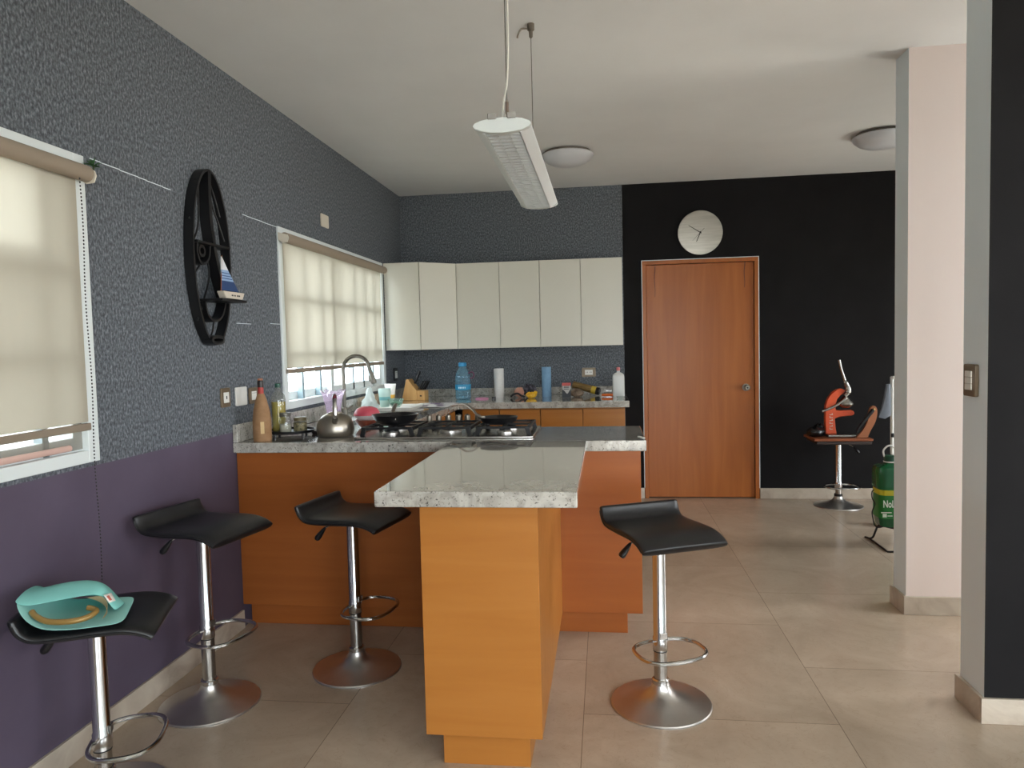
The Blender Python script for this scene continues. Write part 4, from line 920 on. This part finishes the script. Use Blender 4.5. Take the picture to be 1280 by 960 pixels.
# ------------------------------------------------------------------ far stool: citrus press, holster, dark bundle
BT = .5835
g = thing('citrus_press', 'orange enamel lever citrus press on the far stool', 'juicer', (3.70, 6.2, BT))
bm = B(); box(bm, -.04, .20, -.085, .085, .0, .022); obj('base', bm, M['steel'], g, bevel=.008, bseg=3)
col = [(-.042, .022), (.048, .022), (.038, .07), (.032, .15), (.075, .165), (.165, .172), (.182, .18), (.186, .195), (.178, .212), (.16, .218), (.07, .216), (.038, .222), (.036, .26), (.05, .31), (.075, .34), (.105, .362), (.112, .385), (.085, .398), (.05, .392), (.01, .365), (-.022, .32), (-.042, .26), (-.046, .15)]
bm = B(); prism(bm, col, 'y', -.024, .024); obj('column', bm, noise_mat('orange_enamel', [(.3, (206, 76, 36)), (.7, (222, 90, 46))], nscale=8, rough=.3), g, bevel=.008, bseg=3)
bm = B()
for k in range(6):
    z = .06+k*.024; box(bm, -.012, .014, -.0256, -.0243, z, z+.005); box(bm, -.012+.018*(k % 2), -.006+.018*(k % 2), -.0256, -.0243, z+.005, z+.014)
obj('white_lettering', bm, mat('letter_white', (206, 190, 176), .5), g)
bm = B(); tube(bm, smooth_pts([(-.075, -.034, .212), (-.03, -.034, .228), (.03, -.034, .256), (.085, -.034, .292), (.115, -.034, .32)], 4), .013, 10, flat=.9); obj('link_arm', bm, M['steel'], g)
bm = B(); lathe(bm, [(.0, .0), (.034, .002), (.060, .020), (.068, .034), (.062, .050), (.036, .078), (.022, .094), (.0, .098)], 28, (.122, -.0, .236), cap=False); obj('press_head', bm, M['steel'], g)
bm = B(); tube(bm, smooth_pts([(.105, -.03, .335), (.13, -.03, .36), (.132, -.03, .40), (.112, -.03, .45), (.092, -.03, .51), (.072, -.03, .58), (.062, -.03, .635)], 5), [.017]*6+[.025]*5+[.021]*5+[.0135]*5+[.0115]*5+[.012]*5, 12); obj('lever', bm, M['steel'], g)
g = thing('leather_holster', 'brown leather strap holster with a dark lining leaning by the citrus press', 'holster', (3.925, 6.094, BT))
o1 = smooth_pts([(-.06, 0, 0), (-.01, .06, 0), (.03, .14, 0), (.035, .20, 0), (.05, .245, 0), (.075, .262, 0), (.098, .245, 0), (.104, .2, 0), (.09, .13, 0), (.055, .06, 0), (.03, 0, 0)], 3)
bm = B(); prism(bm, [(p[0], p[1]) for p in o1], 'y', -.012, .012); obj('leather_body', bm, mat('tan_leather', (150, 88, 50), .5), g, bevel=.003)
bm = B(); tube(bm, smooth_pts([(-.055, -.016, .05), (-.03, -.017, .10), (.01, -.017, .15), (.04, -.016, .19), (.068, -.016, .228)], 4), [.009]*4+[.013]*4+[.015]*4+[.016]*5, 10); obj('dark_lining', bm, M['black_plastic'], g)
bm = B(); blob(bm, (.078, -.018, .232), (.008, .008, .01)); obj('stud', bm, mat('brass_stud', (196, 176, 120), .3, .8), g)
g = thing('dark_bundle', 'shiny black bundle on the left side of the far stool', 'bundle', (3.575, 6.17, BT))
bm = B(); crumple(bm, (0, 0, .04), (.075, .06, .042), .14); crumple(bm, (.035, .03, .075), (.04, .04, .035), .2); obj('bundle_skin', bm, mat('black_vinyl', (18, 18, 20), .25), g)

# ------------------------------------------------------------------ passage: jug in a wire stand, mop pole with cloth
g = thing('jug_stand', 'black wire jug stand half hidden by the pale wall end', 'stand', (3.76, 5.0, 0))
bm = B()
fr = [(-.125, .20, .0065), (-.108, .165, .0065), (-.108, -.155, .0065), (.108, -.155, .0065), (.108, .165, .0065), (.125, .20, .0065)]
tube(bm, smooth_pts(fr, 1), .0065, 8); obj('floor_frame', bm, M['wrought_iron'], g)
for s in (-1, 1):
    bm = B(); tube(bm, smooth_pts([(s*.108, .165, .0065), (s*.108, .10, .035), (s*.106, .05, .10), (s*.104, .02, .131), (s*.06, .015, .131)], 4), .007, 8); obj('leg', bm, M['wrought_iron'], g)
bm = B(); tube(bm, [(.07*math.cos(2*PI*k/28), .01+.07*math.sin(2*PI*k/28), .1345) for k in range(28)], .006, 8, True); tube(bm, [(-.07, .01, .1345), (.07, .01, .1345)], .006, 8); tube(bm, [(0, -.06, .1345), (0, .08, .1345)], .006, 8); obj('cradle', bm, M['wrought_iron'], g)
bm = B(); tube(bm, smooth_pts([(-.146, -.02, .385), (-.162, -.03, .37), (-.160, -.03, .33), (-.143, -.03, .29), (-.160, -.03, .24), (-.156, -.03, .2), (-.142, -.02, .15), (-.115, -.01, .128), (-.078, 0, .1335)], 4), .004, 8); obj('wire_scroll', bm, M['wrought_iron'], g)
g = thing('cleaner_jug', 'green cleaner jug with a white carry ring in the wire stand', 'jug', (3.722, 5.005, .1425))
bm = B(); loft(bm, [[(x*s, y*s, z) for x, y in rrect(.19, .19, .05, 5)] for s, z in ((.74, 0), (.82, .01), (.86, .05), (.9, .06), (.92, .14), (.92, .25), (.98, .26), (1, .275), (.98, .29), (1, .31), (.98, .37), (.9, .395), (.5, .41), (.33, .415), (.33, .43))]); jb = obj('jug_body', bm, mat('green_plastic', (22, 96, 56), .25), g)
bm = B(); loft(bm, [[(x*s, y*s, z) for x, y in rrect(.19, .19, .05, 5)] for s, z in ((.926, .06), (.926, .215))], cap=False); lb = obj('label_wrap', bm, mat('label_green', (28, 120, 48), .4), jb)
bm = B(); loft(bm, [[(x*s, y*s, z) for x, y in rrect(.19, .19, .05, 5)] for s, z in ((.93, .215), (.93, .25))], cap=False); obj('yellow_band', bm, mat('label_yellow', (196, 186, 40), .4), jb)
bm = B(); lathe(bm, [(.036, .428), (.036, .465), (.03, .47)], 24); obj('cap', bm, mat('dark_green_cap', (16, 70, 48), .35), g)
bm = B(); lathe(bm, [(.039, .424), (.039, .432)], 24); obj('cap_ring', bm, M['white_plastic'], g)
bm = B(); tube(bm, smooth_pts([(-.034, -.0, .46), (-.04, 0, .50), (-.015, 0, .53), (.015, 0, .53), (.04, 0, .50), (.034, 0, .46)], 4), .006, 8); obj('carry_ring', bm, M['white_plastic'], g)
def text(body, size, loc, rot, m, name, parent, th=.0006, offset=0.0):
    cu = bpy.data.curves.new(name, 'FONT'); cu.body = body; cu.size = size; cu.align_x = 'CENTER'; cu.align_y = 'CENTER'; cu.extrude = th; cu.offset = offset
    t = bpy.data.objects.new(name, cu); COL.objects.link(t)
    bpy.context.view_layer.update()
    me = bpy.data.meshes.new_from_object(t.evaluated_get(bpy.context.evaluated_depsgraph_get()))
    bpy.data.objects.remove(t)
    o = link(bpy.data.objects.new(name, me)); me.materials.clear(); me.materials.append(m); o.parent = parent; o.location = loc; o.rotation_euler = rot
    return o
text('NoL', .066, (-.036, -.0888, .158), (PI/2, 0, 0), mat('label_letter', (226, 232, 222), .5), 'label_letters', lb, offset=.0012).scale = (.62, 1, 1)
bm = B(); box(bm, -.085, -.02, -.0889, -.0882, .100, .106); box(bm, -.075, -.05, -.0889, -.0882, .072, .094); box(bm, -.045, -.015, -.0889, -.0882, .078, .084); obj('label_lines', bm, mat('label_letter2', (220, 228, 214), .5), lb)
g = thing('mop', 'white mop pole with a grey cloth draped over it behind the pale wall end', 'mop', (3.945, 5.55, 0))
bm = B(); tube(bm, [(0, 0, .04), (-.004, 0, .55), (-.006, 0, 1.09)], .012, 12); obj('pole', bm, M['white_plastic'], g)
bm = B(); lathe(bm, [(.015, .66), (.016, .665), (.016, .685), (.015, .69)], 16); obj('pole_ring', bm, M['black_plastic'], g)
bm = B(); lathe(bm, [(.012, 1.085), (.018, 1.09), (.018, 1.105), (.010, 1.11)], 16); obj('pole_cap', bm, M['white_plastic'], g)
bm = B(); box(bm, -.11, .11, -.045, .045, .012, .045); obj('mop_head', bm, M['cream_plastic'], g, bevel=.008)
for k in range(7):
    bm = B(); box(bm, -.105+k*.031, -.082+k*.031, -.06, .06, 0, .014); obj('mop_strand', bm, mat('mop_strand', (190, 186, 176), .9), g, bevel=.004)
bm = B(); loft(bm, [[(x-.017, y, z) for x, y, z in r] for r in ([(-.026, -.014, 1.05), (-.012, -.018, 1.055), (0, -.014, 1.05), (0, .014, 1.05), (-.022, .014, 1.05)], [(-.04, -.024, .96), (-.02, -.03, .955), (0, -.02, .96), (0, .018, .96), (-.034, .02, .96)],
    [(-.064, -.03, .87), (-.03, -.036, .855), (0, -.026, .87), (0, .02, .87), (-.05, .024, .87)], [(-.086, -.03, .81), (-.045, -.04, .80), (0, -.03, .825), (0, .024, .83), (-.06, .03, .83)])], cap=True)
o = obj('rag', bm, fabric('grey_rag', (132, 138, 148), .1), loc=(3.94, 5.55, 0)); tag(o, 'grey rag hanging from the white mop pole', 'rag')

# ------------------------------------------------------------------ outside ground, light, camera
bm = B(); box(bm, -30, -.16, -30, 30, -.3, -.02); structure(obj('ground_outside', bm, mat('pale_paving', (214, 214, 208), .8), smooth=False))
bm = B(); box(bm, -.16, 30, -30, YR-.16, -.3, -.02); box(bm, XR+.16, 30, YR-.16, 30, -.3, -.02); structure(obj('ground_terrace', bm, mat('pale_paving2', (206, 196, 182), .8), smooth=False))

wd = bpy.data.worlds.new('World'); SC.world = wd; wd.use_nodes = True
bg = wd.node_tree.nodes['Background']; bg.inputs['Color'].default_value = (.93, .97, 1.0, 1); bg.inputs['Strength'].default_value = 12
def portal(loc, rot, sx, sy):
    l = bpy.data.lights.new('window_portal', 'AREA'); l.shape = 'RECTANGLE'; l.size = sx; l.size_y = sy; l.cycles.is_portal = True
    o = link(bpy.data.objects.new('window_portal', l)); o.location = loc; o.rotation_euler = rot
portal(((OX0+OX1)/2, YR-.02, OZ/2), (PI/2, 0, 0), OX1-OX0, OZ)
portal((XR+.14, (RY0+RY1)/2, (RZ+RZ0)/2), (0, PI/2, 0), RZ-RZ0, RY1-RY0)
portal((XR+.14, (FY0+FY1)/2, FZ/2), (0, PI/2, 0), FZ, FY1-FY0)
portal((XR+.14, (PY0+PY1)/2, (PZ+PZ0)/2), (0, PI/2, 0), PZ-PZ0, PY1-PY0)
portal((-.16, (W1[0]+W1[1])/2, (W1[2]+W1[3])/2), (0, -PI/2, 0), W1[3]-W1[2], W1[1]-W1[0])
portal((-.16, (W2[0]+W2[1])/2, (W2[2]+W2[3])/2), (0, -PI/2, 0), W2[3]-W2[2], W2[1]-W2[0])

cam = bpy.data.cameras.new('Camera'); cam.sensor_fit = 'HORIZONTAL'; cam.sensor_width = 36; cam.lens = 892.95/1280*36; cam.clip_start = .05
co = link(bpy.data.objects.new('Camera', cam))
Rr, Uu, Fw = Vector((.99143979, .12829069, -.02426193)), Vector((.01707193, .05685029, .99823674)), Vector((-.12944378, .99010582, -.05417347))
co.matrix_world = Matrix(((Rr.x, Uu.x, -Fw.x, 1.8521), (Rr.y, Uu.y, -Fw.y, 0), (Rr.z, Uu.z, -Fw.z, 1.404), (0, 0, 0, 1)))
SC.camera = co
SC.view_settings.view_transform = 'Standard'; SC.view_settings.look = 'None'; SC.view_settings.gamma = 1; SC.view_settings.use_curve_mapping = False
SC.view_settings.exposure = 0.0
SC.cycles.use_denoising = True; SC.cycles.max_bounces = 10; SC.cycles.diffuse_bounces = 6; SC.cycles.transparent_max_bounces = 12
SC.cycles.caustics_reflective = False; SC.cycles.caustics_refractive = False; SC.cycles.sample_clamp_indirect = 8
